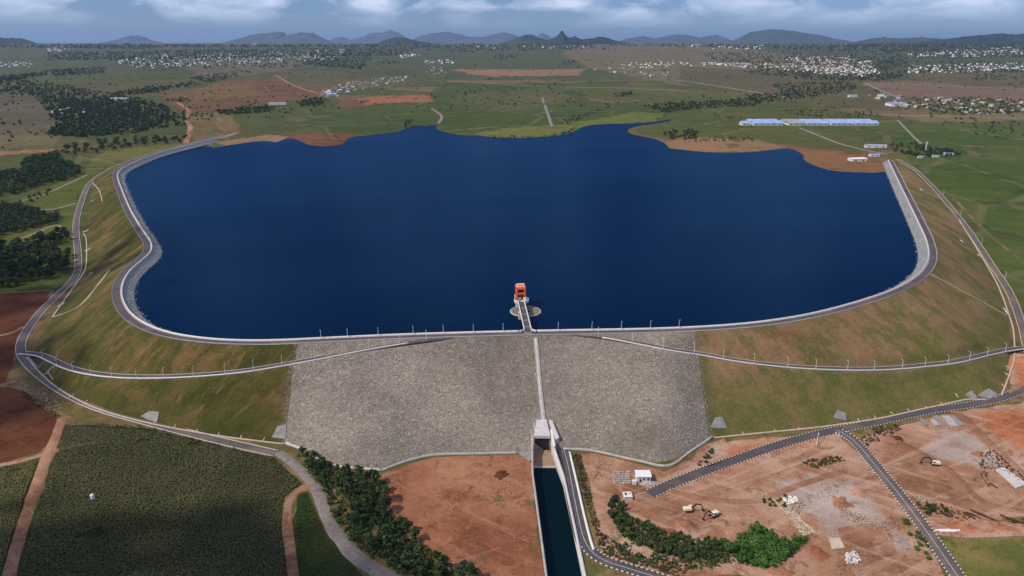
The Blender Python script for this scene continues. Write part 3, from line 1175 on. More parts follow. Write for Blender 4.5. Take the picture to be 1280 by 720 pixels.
def sheet(name, poly, spacing, off, mat, parent=None, jitter=0.0, seed=0):
    Vv, T = cdt(poly, spacing, lambda x, y: np.maximum(H(x, y), -0.05) + off, jitter, seed)
    o = mesh_np(name, Vv, T, mat, parent)
    attr_f(o, 'edge', poly_dist(Vv[:, 0], Vv[:, 1], np.array(poly)))
    o['kind'] = 'structure'
    return o


def pxpoly(pts):
    return [tuple(at(x, y)[:2]) for x, y in pts]


wx = SHORE_N.copy()
cen = basin_arr.mean(0)
wx = wx + (wx - cen) / np.linalg.norm(wx - cen, axis=1)[:, None] * 22
wp = [tuple(p) for p in wx[::2]] + [tuple(p[:2]) for p in (crest[:, :2] + cn * 1.5)[::-1][::3]]
Vv, T = cdt(wp, 60, lambda x, y: np.full(x.shape, WATER_Z))
lake = mesh_np('water', Vv, T, M['lake'])
props(lake, 'deep blue reservoir water behind the dam', kind='structure')

# ------------------------------------------------------------------ roads
def pxpath(pts, step=3.0, off=0.0, sm=4):
    P = catmull([at(x, y) for x, y in pts], step)
    P = smooth(P, it=sm)
    P[:, 2] = [top(x, y) for x, y in P[:, :2]]
    P[:, 2] = smooth(P, it=8)[:, 2] + off
    return P


def roadway(name, pts, w, mat, label, kerb=None, step=3.0, off=0.16, line=False, kw=0.28, skirt=1.5):
    P = pxpath(pts, step, off) if not isinstance(pts, np.ndarray) else pts
    o = ribbon(name, P, [(w / 2 + skirt, -0.9), (w / 2, 0), (-w / 2, 0), (-w / 2 - skirt, -0.9)], mat)
    props(o, label, kind='structure')
    if kerb:
        for s in (1, -1):
            ribbon('kerb', P, boxprof(s * w / 2, s * (w / 2 + kw), -0.3, 0.24), kerb, o, True)
    if line:
        ribbon('centre_line', P, [(0.14, 0.006), (-0.14, 0.006)], M['line_paint'], o)
    return o, P


TOE_L = [(345, 567), (300, 557), (250, 545), (185, 528), (120, 509), (72, 485), (38, 458), (26, 438), (31, 418), (50, 391), (75, 366), (94, 346), (98, 325),
         (95, 282), (101, 255), (112, 230), (135, 213), (180, 196), (225, 183), (262, 174), (292, 168)]
toe_l, toeP = roadway('road', TOE_L, 6.2, M['asphalt_old'], 'asphalt service road sweeping round the left foot of the dam', M['concrete_pale'], kw=0.45)
TOE_R = [(1300, 470), (1286, 440), (1277, 405), (1262, 366), (1240, 332), (1205, 280), (1170, 238), (1140, 210), (1122, 199)]
toe_r, toerP = roadway('road', TOE_R, 6.0, M['asphalt_old'], 'narrow service road climbing the right foot of the dam', M['concrete_cream'], kw=0.5)
YARD = [(812, 618), (850, 601), (900, 582), (960, 561), (1010, 546), (1050, 537), (1100, 527), (1160, 514), (1220, 505), (1262, 494), (1310, 470)]
yard_r, yardP = roadway('road', YARD, 7.0, M['asphalt'], 'asphalt road with black and white kerbs crossing the red yard', M['kerb_paint'], kw=0.5)
BR = [(1046, 538), (1062, 546), (1076, 560), (1100, 589), (1130, 626), (1165, 674), (1205, 732)]
br_r, brP = roadway('road', BR, 7.0, M['asphalt_old'], 'straight asphalt branch road running to the lower right corner', M['kerb_paint'], off=0.19, line=True, kw=0.5)
CN = [(704, 560), (708.5, 575), (714, 602), (721.5, 640), (728.5, 670), (738, 689), (755, 701), (790, 712), (850, 731)]
cn_r, cnP = roadway('road', CN, 6.0, M['asphalt'], 'dark asphalt lane beside the outlet canal', M['kerb_paint'], line=True, kw=0.45)
GT = [(346, 566), (372, 587), (392, 612), (403, 640), (420, 670), (450, 700), (510, 735)]
gt, gtP = roadway('path', GT, 8.0, M['gravel'], 'pale gravel track curving down from the end of the toe road', off=0.14)

# ramp roads lie in the graded bench cut into the dam face
for P, lab in zip(RAMP_P, ('ramp road climbing the left grass slope to the dam crest', 'ramp road climbing the right grass slope to the dam crest')):
    o = ribbon('road', P, [(3.5, -0.3), (2.9, 0), (-2.9, 0), (-3.5, -0.3)], M['asphalt'])
    props(o, lab, kind='structure')
    q = P[P[:, 2] < CREST_Z - 1.2]
    ribbon('guard_wall', q, boxprof(-2.9, -3.3, -0.4, 0.75), M['white_wall'], o, True)
    ribbon('kerb', q, boxprof(2.7, 2.95, -0.2, 0.2), M['concrete_pale'], o, True)

# gravel and dirt tracks
TRK = [([(78, 522), (70, 545), (55, 580), (38, 628), (18, 690), (8, 730)], 5.0, 'soil_track', 'red dirt track between the ploughed field and the cane field'),
       ([(-10, 583), (30, 576), (60, 566), (90, 558), (120, 553)], 3.5, 'soil_track', 'narrow dirt track along the bottom of the ploughed field'),
       ([(388, 606), (368, 614), (357, 632), (360, 670), (368, 735)], 4.5, 'soil_track', 'dirt path between the cane field and the green crop strip'),
       ([(232, 180), (236, 168), (238, 158), (232, 148), (236, 138), (222, 128)], 10, 'soil_track', 'winding dirt track leaving the left end of the dam'),
       ([(262, 176), (278, 172), (296, 166)], 9, 'gravel', 'gravel apron at the left end of the crest'),
       ([(-10, 420), (12, 418), (30, 408)], 3.0, 'soil_track', 'faint dirt track across the red field beside the toe road'),
       ([(-10, 484), (6, 481), (20, 476)], 3.0, 'soil_track', 'short dirt track joining the toe road bend'),
       ([(0, 306), (40, 293), (70, 281), (84, 290), (94, 298)], 3.5, 'gravel', 'thin pale lane round the middle grove'),
       ([(94, 254), (60, 262), (18, 255), (50, 245), (80, 232), (108, 219)], 3.5, 'gravel', 'thin pale lane looping round the green meadow'),
       ([(1190, 245), (1218, 275), (1245, 300), (1290, 335)], 3.5, 'verge', 'grassy lane along the right pasture'),
       ([(1122, 150), (1150, 178), (1168, 186)], 5, 'gravel', 'gravel lane through the right green field'),
       ([(1000, 160), (1040, 176), (1080, 187), (1110, 193)], 6, 'gravel', 'gravel lane leading to the right end of the dam'),
       ([(1194, 514), (1220, 538), (1248, 566), (1290, 604)], 7, 'soil_track', 'pale dirt track crossing the right yard beside the orange platform'),
       ([(835, 612), (870, 622), (930, 628), (960, 622), (1000, 606), (1050, 590)], 4.5, 'soil_track', 'worn vehicle track winding across the red yard'),
       ([(1105, 545), (1140, 560), (1190, 590), (1230, 630), (1290, 640)], 4.5, 'soil_track', 'worn vehicle track past the lone excavator'),
       ([(678, 122), (684, 140), (690, 158)], 7, 'gravel', 'pale straight lane through the far green field'),
       ([(540, 136), (552, 145), (548, 154)], 7, 'gravel', 'curving lane above the far shore'),
       ([(845, 100), (900, 108), (960, 118), (1000, 124)], 14, 'gravel', 'pale road crossing the far scrubland'),
       ([(1082, 104), (1108, 116), (1130, 124)], 12, 'gravel', 'pale road beside the far pink field'),
       ([(1080, 104), (1150, 106), (1300, 113)], 10, 'gravel', 'pale road above the far pink field'),
       ([(345, 94), (370, 108), (410, 120)], 12, 'soil_track', 'pale dirt road across the far red soil'),
       ([(1085, 143), (1180, 145), (1300, 149)], 9, 'gravel', 'road in front of the right hand town'),
       ([(560, 101), (680, 108), (780, 110), (860, 114)], 12, 'gravel', 'long pale road behind the far green field')]
for pts, w, m, lab in TRK:
    P = pxpath(pts, 4.0 if w < 9 else 9.0, 0.22 if w < 7.5 else 0.4)
    jit = np.interp(np.arange(len(P)), np.arange(0, len(P) + 5, 5), RNG.uniform(0.85, 1.2, len(np.arange(0, len(P) + 5, 5))))
    o = ribbon('path', P, [(w / 2 + 1.0, -0.5), (w / 2, 0), (-w / 2, 0), (-w / 2 - 1.0, -0.5)], M[m])
    props(o, lab, kind='structure')

# ------------------------------------------------------------------ near field sheets
NEAR = [
    ('verge', [(-60, 368), (68, 362), (60, 395), (30, 430), (35, 470), (75, 500), (190, 533), (345, 572), (385, 612), (372, 640), (372, 740), (-60, 740)], 'verge', 0.03, 'rough grass verge beyond the toe road'),
    ('verge', [(40, 470), (110, 508), (240, 545), (345, 560), (470, 592), (545, 572), (650, 568), (664, 578), (665, 594), (682, 740), (380, 740), (350, 566)], 'verge', 0.035, 'rough ground between toe drain and gravel track'),
    ('verge', [(712, 566), (745, 566), (835, 584), (890, 548), (1060, 535), (1250, 498), (1300, 480), (1310, 740), (745, 740), (725, 660)], 'verge', 0.03, 'rough grass and soil of the construction yard'),
    ('ploughed_field', [(-60, 369), (62, 364), (58, 384), (40, 402), (20, 430), (16, 460), (6, 478), (-60, 484)], 'soil_plough', 0.09, 'dark red ploughed field left of the road bend'),
    ('ploughed_field', [(-60, 488), (12, 484), (30, 489), (45, 505), (74, 523), (64, 548), (50, 564), (0, 580), (-60, 586)], 'soil_plough', 0.09, 'dark red ploughed field below the road bend'),
    ('cane_ground', [(80, 530), (190, 537), (346, 574), (378, 606), (356, 622), (352, 660), (362, 740), (16, 740), (40, 650), (66, 575)], 'cane_floor', 0.07, 'dark ground under the sugar cane'),
    ('cane_ground', [(-60, 590), (50, 572), (30, 630), (2, 720), (-60, 740)], 'cane_floor', 0.07, 'dark ground under the cane left of the dirt track'),
    ('cane_ground', [(372, 617), (384, 614), (396, 640), (412, 672), (440, 705), (470, 740), (374, 740), (366, 660)], 'cane_floor', 0.07, 'dark ground under the green crop strip'),
    ('soil_plain', [(475, 594), (512, 580), (545, 571.5), (648, 569.5), (664, 579), (665, 594), (682, 740), (600, 740), (560, 712), (520, 690), (490, 652), (478, 622)], 'soil_red', 0.10, 'bare red earth between the tree belt and the canal'),
    ('soil_plain', [(726, 568), (745, 567), (790, 578), (830, 590), (868, 572), (880, 556), (1010, 543), (1045, 541), (1076, 568), (1130, 634), (1165, 690), (1190, 740), (990, 740), (930, 720), (800, 722), (752, 694), (745, 640)], 'soil_yard', 0.11, 'bare trampled earth of the construction yard'),
    ('soil_plain', [(1078, 548), (1120, 534), (1180, 518), (1300, 500), (1310, 640), (1250, 650), (1150, 645), (1110, 595)], 'soil_yard', 0.10, 'bare earth yard right of the branch road'),
    ('soil_plain', [(1208, 512), (1290, 508), (1310, 560), (1284, 578), (1240, 545)], 'soil_orange', 0.14, 'smooth orange earth platform at the right edge'),
    ('soil_plain', [(1148, 648), (1200, 645), (1310, 660), (1310, 672), (1200, 672), (1164, 668)], 'soil_orange', 0.13, 'orange dirt strip right of the branch road'),
    ('soil_plain', [(900, 556), (1040, 540), (1052, 545), (1046, 552), (960, 575), (880, 600), (860, 606), (890, 575)], 'soil_orange', 0.13, 'orange earth bank beside the yard road'),
    ('pasture', [(1168, 674), (1310, 674), (1310, 740), (1212, 740)], 'pasture', 0.12, 'dry green pasture in the lower right corner'),
    ('soil_plain', [(955, 600), (1010, 588), (1075, 600), (1130, 660), (1140, 690), (1080, 700), (1040, 690), (1010, 650), (980, 640)], 'soil_grey', 0.14, 'grey dusty ground round the old foundations'),
    ('soil_plain', [(1130, 565), (1180, 530), (1225, 545), (1262, 575), (1265, 600), (1200, 585)], 'soil_grey', 0.15, 'grey dusty ground in the right yard'),
    ('soil_plain', [(1222, 455), (1262, 440), (1300, 445), (1300, 495), (1262, 492), (1262, 462)], 'soil_orange', 0.1, 'bare orange earth at the right foot of the dam'),
    ('soil_plain', [(880, 556), (905, 548), (912, 562), (900, 580), (884, 584), (870, 574)], 'soil_grey', 0.16, 'pale gravel patch beside the rockfill corner'),
    ('meadow', [(52, 356), (70, 360), (92, 348), (90, 338)], 'meadow', 0.1, 'small meadow at the grove corner'),
]
for i, (nm, pts, m, off, lab) in enumerate(NEAR):
    o = sheet(nm, pxpoly(pts), 7.0, off, M[m], None, 0.7, i)
    props(o, lab)

# ------------------------------------------------------------------ toe drain, slope drains, stairs, pads: parts of the dam
def on_surface(pts, step=3.0, off=0.0, it=3):
    P = catmull([at(x, y) for x, y in pts], step)
    P = smooth(P, it=it)
    P[:, 2] = [top(x, y) + off for x, y in P[:, :2]]
    return P


DR_L = [(33, 446), (52, 468), (75, 487), (110, 506), (150, 520), (200, 532), (260, 543), (320, 551), (358, 554.5)]
DR_R = [(890, 546), (950, 541.5), (1020, 534.5), (1060, 529), (1100, 523), (1150, 512), (1200, 501), (1216, 498.5), (1235, 500)]
for pts in (DR_L, DR_R, [(1252, 494), (1262, 468), (1268, 445), (1267, 415), (1262, 396), (1247, 356), (1226, 319), (1199, 275)], [(66, 396), (97, 352)], [(97, 352), (107, 335), (108, 300), (104, 292)],
            [(116, 229), (124, 238), (128, 252)]):
    P = on_surface(pts, 3.0, 0.1)
    ribbon('toe_drain', P, boxprof(-0.55, 0.55, -0.5, 0.3), M['concrete_cream'], dam, True)
# stepped low wall along the rock toe
for pts in ([(358, 554.5), (378, 562), (398, 575), (420, 583), (450, 586), (478, 588.5)], [(478, 588.5), (496, 581.5), (514, 575.5), (545, 569), (600, 567.5), (648, 566.5)],
            [(704, 562), (735, 563), (760, 568), (800, 577), (836, 583), (862, 566), (890, 546)]):
    P = on_surface(pts, 3.0, 0.0, 1)
    P[:, 2] = np.maximum(P[:, 2], 0.0)
    ribbon('toe_wall', P, boxprof(-0.6, 0.6, -1.0, 1.1), M['concrete'] if pts[0][0] != 358 else M['concrete_pale'], dam, True)
# slope drains
for a, b in (((142, 362), (66, 396)), ((1164, 343), (1262, 395))):
    P = on_surface([a, ((a[0] + b[0]) / 2, (a[1] + b[1]) / 2), b], 4.0, 0.12)
    ribbon('slope_drain', P, boxprof(-0.6, 0.6, -0.5, 0.25), M['concrete_cream'], dam, True)
# short relief drains reaching from the toe drain up the slope
for x0, y0, dx, dy in ([(40, 462, 14, -9), (52, 470, 12, -9), (72, 487, 6, -4), (86, 497, 7, -5), (104, 505, 6, -5), (125, 514, 4, -4), (216, 535, 4, -4), (245, 541, 2, -4), (272, 545, 2, -4), (300, 549, 2, -5),
                        (328, 552, 3, -5)] +
                       [(930, 543, -2, -3), (970, 540, -2, -3), (1000, 537, -2, -3), (1075, 527, -3, -4), (1096, 524, -3, -4), (1118, 519, -5, -4), (1138, 515, -4, -4), (1159, 510, -2, -2), (1178, 506, -2, -3), (1198, 497, -4, -5),
                        (1258, 484, -6, -4), (1262, 470, -6, -4), (1263, 460, -6, -3), (1246, 497, -8, -5)]):
    a, b = at(x0, y0), at(x0 + dx, y0 + dy)
    P = np.array([a, (a + b) / 2, b])
    P[:, 2] = [top(*p[:2]) + 0.12 for p in P]
    ribbon('relief_drain', P, boxprof(-0.3, 0.3, -0.5, 0.2), M['concrete_cream'], dam, True)
# small white inlets on the outer slopes
for x0, y0, dx, dy in ((104, 290, 7, -3), (106, 314, 8, -4), (111, 343, 5, -3), (113, 252, 5, -2), (73, 383, 8, -5), (1222, 318, 4, 3), (1200, 300, 4, 3), (1150, 236, 3, 2), (1254, 385, 6, 7)):
    a, b = at(x0, y0), at(x0 + dx, y0 + dy)
    P = np.array([a, (a + b) / 2, b])
    P[:, 2] = [top(*p[:2]) + 0.15 for p in P]
    ribbon('inlet_apron', P, boxprof(-1.1, 1.1, -0.5, 0.2), M['concrete_pale'], dam, True)
# concrete pads
for pts in ([(176, 521), (187, 514), (199, 516), (196, 529)], [(340, 547), (347, 533), (358, 531), (357, 549)], [(1041, 522), (1047, 513), (1057, 517), (1058, 526)],
            [(1206, 494), (1214, 488), (1222, 497), (1216, 499)], [(1222, 494), (1236, 486), (1247, 493), (1238, 499)], [(58, 465), (66, 458), (77, 459), (66, 476)],
            [(888, 535), (894, 522), (903, 522), (909, 536)]):
    W_ = [at(x, y) for x, y in pts]
    zt = [top(*p[:2]) + 0.45 for p in W_]
    MB().prism([p[:2] for p in W_], [z - 1.5 for z in zt], zt).build('concrete_pad', M['concrete_grey'], dam)
# central stairway: flights of concrete steps down the rockfill
P = on_surface([(669.5, 423), (672, 450), (674.5, 480), (677.5, 510), (680, 529)], 1.5, 0.0, 0)
n2 = normals2d(P)
stair = ribbon('stairway', P, boxprof(-1.1, 1.1, -0.8, 0.55), M['concrete_pale'], dam, True)
for s in (1.1, -1.33):
    ribbon('stair_curb', P, boxprof(s, s + 0.23, -0.6, 0.85), M['concrete_pale'], dam, True)
mb = MB()
for q, nn in zip(P, n2):
    ang = math.atan2(nn[1], nn[0])
    mb.box((q[0], q[1], q[2] + 0.62), (2.1, 0.55, 0.12), ang)
props(mb.build('stair_step', M['concrete_pale'], stair), kind='stuff')

# ------------------------------------------------------------------ outlet works
outlet = empty('outlet_works', (0, 0, 0))
props(outlet, 'concrete outlet portal and walled canal at the foot of the rockfill', 'outlet')
# canal walls
WT = 1.15


def wall_line(name, line, zt, zb, side, mat, thick=WT):
    L = np.column_stack([resample(np.column_stack([line, zt]), 3.0)])
    prof = [(0, 0), (side * thick, 0), (side * thick, -12), (0, -12)]
    return ribbon(name, L, prof, mat, outlet, True)


ztl = np.array([3.2, 1.0, 0.7, 0.7])
ztr = np.array([5.0, 1.1, 0.7, 0.7])
wall_line('canal_wall', CANAL_L, ztl, 0, -1.0, M['concrete'])
wall_line('canal_wall', CANAL_R, ztr, 0, 1.0, M['concrete_pale'])
# bed and water
cb = [tuple(p) for p in CANAL_L] + [tuple(p) for p in CANAL_R[::-1]]
MB().prism(cb, -9.5, -8.6).build('canal_bed', M['concrete_grey'], outlet)
y_weir = on_z(680, 582, -3.5)[1]
wl_poly = [(x + (1.5 if i < 4 else -1.5) * 0, y) for i, (x, y) in enumerate(cb)]
cut = []
for i in range(len(cb)):
    a, b = cb[i], cb[(i + 1) % len(cb)]
    if a[1] <= y_weir:
        cut.append(a)
    if (a[1] - y_weir) * (b[1] - y_weir) < 0:
        t = (y_weir - a[1]) / (b[1] - a[1])
        cut.append((a[0] + (b[0] - a[0]) * t, y_weir))
Vv, T = cdt(cut, 8.0, lambda x, y: np.full(x.shape, -5.0))
cw = mesh_np('water', Vv, T, M['canal_water'])
props(cw, 'dark green water standing in the outlet canal', kind='structure')
# apron above the weir
yl, yr = CANAL_L[0], CANAL_R[0]
apr = [(yl[0] + 0.2, y_weir), (yr[0] + 5.5, y_weir), (yr[0] - 0.2, yr[1] + 8), (yl[0] + 0.5, yl[1] + 10)]
MB().prism(apr, -8.6, [-4.7, -4.7, -3.0, -3.0]).build('stilling_apron', simple('apron_brown', lin(150, 120, 98), 0.9, 0.2, 0.3), outlet)
MB().box(((yl[0] + yr[0]) / 2 + 1.5, y_weir, -4.8), (abs(yr[0] - yl[0]) + 3.0, 0.8, 1.0)).build('weir_sill', M['concrete_pale'], outlet)
# portal hood on the slope
hx0, hx1 = HX0 - 0.3, HX1 + 0.3
p_low = PH
p_high = at(677, 527)
y0, y1 = p_low[1], p_high[1]
zl, zh = p_low[2] + 2.6, p_high[2] + 1.6
hood = [(hx0, y0), (hx1, y0), (hx1 - 2.0, y1), (hx0 + 2.2, y1)]
MB().prism(hood, [zl - 2.2, zl - 2.2, zh - 6, zh - 6], [zl, zl, zh, zh]).build('portal_hood', M['concrete_pale'], outlet, 0.15)
# back wall; a dark plate stands in for the shade inside the tunnel
xm0, xm1 = hx0 + 2.2, hx1 - 1.0
MB().box(((hx0 + hx1) / 2, y0 + 1.6, zl - 7.2), (hx1 - hx0 - 0.4, 1.2, 10)).build('portal_wall', M['concrete_grey'], outlet)
MB().prism([(hx0 + 0.9, y0 + 0.90), (hx1 - 0.9, y0 + 0.90), (hx1 - 0.9, y0 + 0.99), (hx0 + 0.9, y0 + 0.99)], -6.0, zl - 2.3).build('tunnel_mouth_shade', M['dark_steel'], outlet)
# side walls joining portal and canal walls
for x_, x2, yb, zt2, nm, mat in ((hx0 - 0.6, CANAL_L[0][0], CANAL_L[0][1], ztl[0], 'wing_wall', M['concrete']), (hx1 + 0.6, CANAL_R[0][0], CANAL_R[0][1], ztr[0], 'wing_wall', M['white_wall'])):
    sd = -1 if nm and x_ < hx1 else 1
    t = 1.5
    q = [(x_ - t / 2, y0 + 5), (x_ + t / 2, y0 + 5), (x2 + sd * 0.8 + t / 2, yb), (x2 + sd * 0.8 - t / 2, yb)]
    MB().prism(q[::-1], -9, [zt2, zt2, zl + 1.6, zl + 1.6]).build(nm, mat, outlet)
# right hand buttress plate leaning on the slope
bp = [at(686, 529), at(690, 529), at(699, 553), at(694, 556)]
MB().prism([p[:2] for p in bp], [p[2] - 3 for p in bp], [bp[0][2] + 2.2, bp[1][2] + 2.2, bp[2][2] + 3.6, bp[3][2] + 3.6]).build('buttress', M['concrete_pale'], outlet)
bp = [at(665.5, 533), at(669, 529), at(668.5, 553), at(664.5, 556)]
MB().prism([p[:2] for p in bp], [p[2] - 3 for p in bp], [bp[0][2] + 1.8, bp[1][2] + 1.8, bp[2][2] + 2.6, bp[3][2] + 2.6]).build('buttress', M['concrete'], outlet)
# flat landing slabs each side
for pts in ([(647, 565.5), (664, 561), (665, 572), (662, 577)], [(697, 559), (712, 559), (711, 567), (700, 568)]):
    W_ = [on_z(x, y, 0.5) for x, y in pts]
    MB().prism([p[:2] for p in W_][::-1], -1.0, 0.5).build('landing_slab', M['concrete_grey'], outlet)
# low wall between lane and verge
P = np.array([on_z(x, y, 0.0) for x, y in ((712, 566), (720.5, 602), (729, 640), (737, 672), (742, 688))])
P = catmull(P, 3.0)
props(ribbon('boundary_wall', P, boxprof(-0.6, 0.6, -0.5, 1.2), M['white_wall'], None, True), 'long low white wall between the canal lane and the weedy verge', 'wall')

# ------------------------------------------------------------------ intake tower, bridge, bellmouth
BE = on_z(651.5, 377, 49.0)
B0 = on_z(660, 413, 49.0)
bd = Vector((BE[0] - B0[0], BE[1] - B0[1], 0))
bl = bd.length
brg = math.atan2(bd.y, bd.x) - math.pi / 2
bridge = empty('access_bridge', (B0[0], B0[1], 0), brg)
props(bridge, 'white concrete footbridge from the dam crest out to the intake tower', 'bridge')
DZ = 48.4
MB().box((0, bl / 2 - 2, DZ - 0.3), (5.2, bl + 6, 0.9)).build('deck_slab', M['concrete_grey'], bridge)
MB().box((0, bl / 2 - 1, DZ + 0.19), (4.2, bl + 4, 0.06)).build('deck_surface', M['asphalt'], bridge)
for s in (-1, 1):
    mb = MB()
    mb.box((s * 2.45, bl / 2 + 1, DZ + 0.65), (0.55, bl - 2, 1.3))
    mb.bar((s * 2.45, 1.2, DZ + 0.6), (s * 5.6, -1.2, DZ + 0.6), 0.6, 1.3)
    mb.build('bridge_parapet', M['white_wall'], bridge)
for k in range(4):
    MB().box((0, 8 + k * 13, DZ + 0.24), (4.1, 0.5, 0.06)).build('expansion_joint', M['line_paint'], bridge)
for yy in (17, 40):
    MB().box((-2.6 if yy == 40 else 0, yy, 36), (2.2 if yy == 40 else 2.6, 2.0, DZ * 2 - 73)).build('pier', M['white_wall'], bridge)

bellc = on_z(657, 388.5, WATER_Z + 0.6)
bell = empty('bellmouth_spillway', (bellc[0], bellc[1], 0))
props(bell, 'round grey bellmouth spillway at water level under the white bridge', 'spillway')
MB().lathe([(12.2, 34), (12.2, 42.6), (11.9, 42.85), (11.2, 42.8)], 48).build('rim', M['concrete'], bell, smooth_sh=True)
MB().lathe([(11.2, 42.8), (8.0, 42.65), (5.2, 42.5), (3.2, 42.3), (2.6, 41.0), (2.4, 34)], 48).build('funnel', simple('funnel_concrete', lin(122, 110, 96), 0.9, 0.25, 0.3), bell, smooth_sh=True)

tower = empty('intake_tower', (BE[0] - 0.3, BE[1] + 7.4, 0), brg)
tower.scale = (0.9, 0.95, 1.0)
props(tower, 'white intake tower standing in the water under an orange crane frame', 'tower')
MB().lathe([(4.6, 20), (4.6, 46.6), (6.2, 47.8)], 32).build('shaft', M['white_wall'], tower, smooth_sh=True)
deck_pts = [(-3.6, -8.5), (3.4, -8.5), (6.0, -6.5), (6.8, -4), (6.6, 0), (4.6, 2), (4.8, 9), (-4.8, 9), (-5.0, 0), (-6.0, -3), (-5.8, -6.5)]
MB().prism(deck_pts, 47.4, 48.6).build('deck', M['concrete_pale'], tower)
mb = MB()
for i in range(len(deck_pts)):
    if i == 0:
        continue
    a, b = deck_pts[i], deck_pts[(i + 1) % len(deck_pts)]
    mb.bar((a[0] * .96, a[1] * .96, 49.2), (b[0] * .96, b[1] * .96, 49.2), 0.4, 1.25)
mb.build('deck_parapet', M['white_wall'], tower)
MB().box((3.2, -4.6, 49.7), (2.2, 2.6, 2.2)).build('control_cabin', M['white_paint'], tower, 0.05)
MB().box((-2.4, -5.2, 49.1), (3.0, 1.6, 1.0)).build('hoist_base', M['concrete_grey'], tower, 0.05)
gan = MB()
for sx in (-3.5, 3.5):
    for yy in (-1.6, 7.4):
        gan.box((sx, yy, 53.4), (1.5, 1.3, 9.6))
for zz in (53.6, 57.6):
    gan.box((0, -1.6, zz), (8.4, 1.25, 1.3))
    gan.box((0, 7.4, zz), (8.4, 1.25, 1.3))
    for sx in (-3.5, 3.5):
        gan.box((sx, 2.9, zz), (1.25, 9.2, 1.3))
gan.build('crane_frame', M['orange_paint'], tower, 0.06)
MB().bar((-2.8, -1.6, 49.4), (2.8, -1.6, 53.0), 0.4).build('cross_brace', M['red_paint'], tower)
MB().bar((2.8, -1.75, 49.4), (-2.8, -1.75, 53.0), 0.4).build('cross_brace', M['red_paint'], tower)
MB().box((0, 2.9, 58.75), (8.0, 9.0, 0.5)).box((0.4, 3.6, 59.4), (6.4, 5.0, 0.9)).build('roof', simple('roof_peach', lin(226, 150, 122), 0.6, 0.12, 0.8), tower, 0.05)
MB().box((0, 4.5, 51.8), (5.0, 3.0, 6.0)).build('dark_interior', M['dark_steel'], tower, 0.05)  # dark block put in for the shaded inside of the crane frame
MB().box((0, -2.7, 49.1), (7.6, 0.5, 1.0)).build('stop_rail', M['red_paint'], tower)

# ------------------------------------------------------------------ street lamps
def lamp_proto():
    r = empty('street_lamp')
    MB().tube([(0, 0, 0), (0, 0, 3.0), (0, 0, 6.2)], [0.16, 0.13, 0.10], 8).build('pole', M['white_paint'], r)
    MB().tube([(0, 0, 6.1), (0.35, 0, 6.75), (1.4, 0, 7.0)], [0.09, 0.085, 0.07], 6).build('arm', M['white_paint'], r)
    MB().box((1.75, 0, 7.0), (0.95, 0.36, 0.16), taper=0.8).build('lamp_head', M['concrete_pale'], r, 0.03)
    MB().box((0, 0, 0.12), (0.5, 0.5, 0.5)).build('footing', M['concrete'], r, 0.04)
    return r


def zone(P, poly):
    """words for where a point lies inside its group"""
    px, py, _ = project(np.array(P, float))
    q = np.array(poly, float)
    u, v = (px - q[:, 0].min()) / np.ptp(q[:, 0]), (py - q[:, 1].min()) / np.ptp(q[:, 1])
    return '%s %s' % ('back' if v < 0.36 else 'middle' if v < 0.68 else 'front', 'left' if u < 0.36 else 'centre' if u < 0.68 else 'right')


ORD = ['first', 'second', 'third', 'fourth', 'fifth', 'sixth', 'seventh', 'eighth', 'ninth', 'tenth', 'eleventh', 'twelfth', 'thirteenth', 'fourteenth', 'fifteenth', 'sixteenth', 'seventeenth', 'eighteenth',
       'nineteenth', 'twentieth', 'twenty-first', 'twenty-second', 'twenty-third', 'twenty-fourth', 'twenty-fifth']
LP = lamp_proto()
first_lamp = [True]


def put_lamp(loc, rz, label):
    o = LP if first_lamp[0] else copy_tree(LP)
    first_lamp[0] = False
    o.location = loc
    o.rotation_euler = (0, 0, rz)
    props(o, label, 'street lamp', 'white street lamps along the dam roads')


def lamps_along(P, xs, offset, zoff, lab):
    """lamps on path P where it passes the pixel columns xs"""
    px, _, _ = project(P)
    n2 = normals2d(P)
    for i, x in enumerate(xs):
        k = int(np.argmin(np.abs(px - x)))
        q = P[k]
        nn = n2[k]
        rz = math.atan2(-nn[1] * np.sign(offset), -nn[0] * np.sign(offset))
        put_lamp((q[0] + nn[0] * offset, q[1] + nn[1] * offset, q[2] + zoff), rz, lab % ORD[i])


front = C0[(C0[:, 1] < 600) & (np.abs(C0[:, 0]) < 330)]
lamps_along(front, [631, 593, 553, 514, 475, 436, 398], sgn * 2.9, 0.1, 'white street lamp on the crest walkway, %s to the left of the bridge')
lamps_along(front, [700, 738, 776, 813, 850], sgn * 2.9, 0.1, 'white street lamp on the crest walkway, %s to the right of the bridge')
lamps_along(RAMP_P[0], [532, 497, 462, 428, 391, 355, 318, 281, 245, 209, 176, 147, 120, 96, 77, 60], -3.1, 0.3, 'white street lamp on the left ramp road, %s below the crest junction')
lamps_along(RAMP_P[1], [748, 788, 827, 866, 904, 943, 981, 1018, 1054, 1089, 1121, 1152, 1180, 1206, 1229, 1251], -3.1, 0.3, 'white street lamp on the right ramp road, %s below the crest junction')
lamps_along(toerP, [1250, 1222, 1196, 1175], -4.4, 0.0, 'slim street lamp beside the right service road, %s from the bottom of its climb')

ROADS = np.vstack([np.column_stack([P_[:, :2], np.full(len(P_), w_)]) for P_, w_ in ((toeP, 4.5), (toerP, 4.5), (yardP, 5.2), (brP, 5.2), (cnP, 4.6), (gtP, 5.0))])


def off_road(q, extra=0.0):
    q = np.asarray(q)
    if len(q) == 0:
        return q
    d = np.sqrt(((q[:, None, :2] - ROADS[None, :, :2]) ** 2).sum(-1)) - ROADS[None, :, 2]
    return q[d.min(1) > extra]


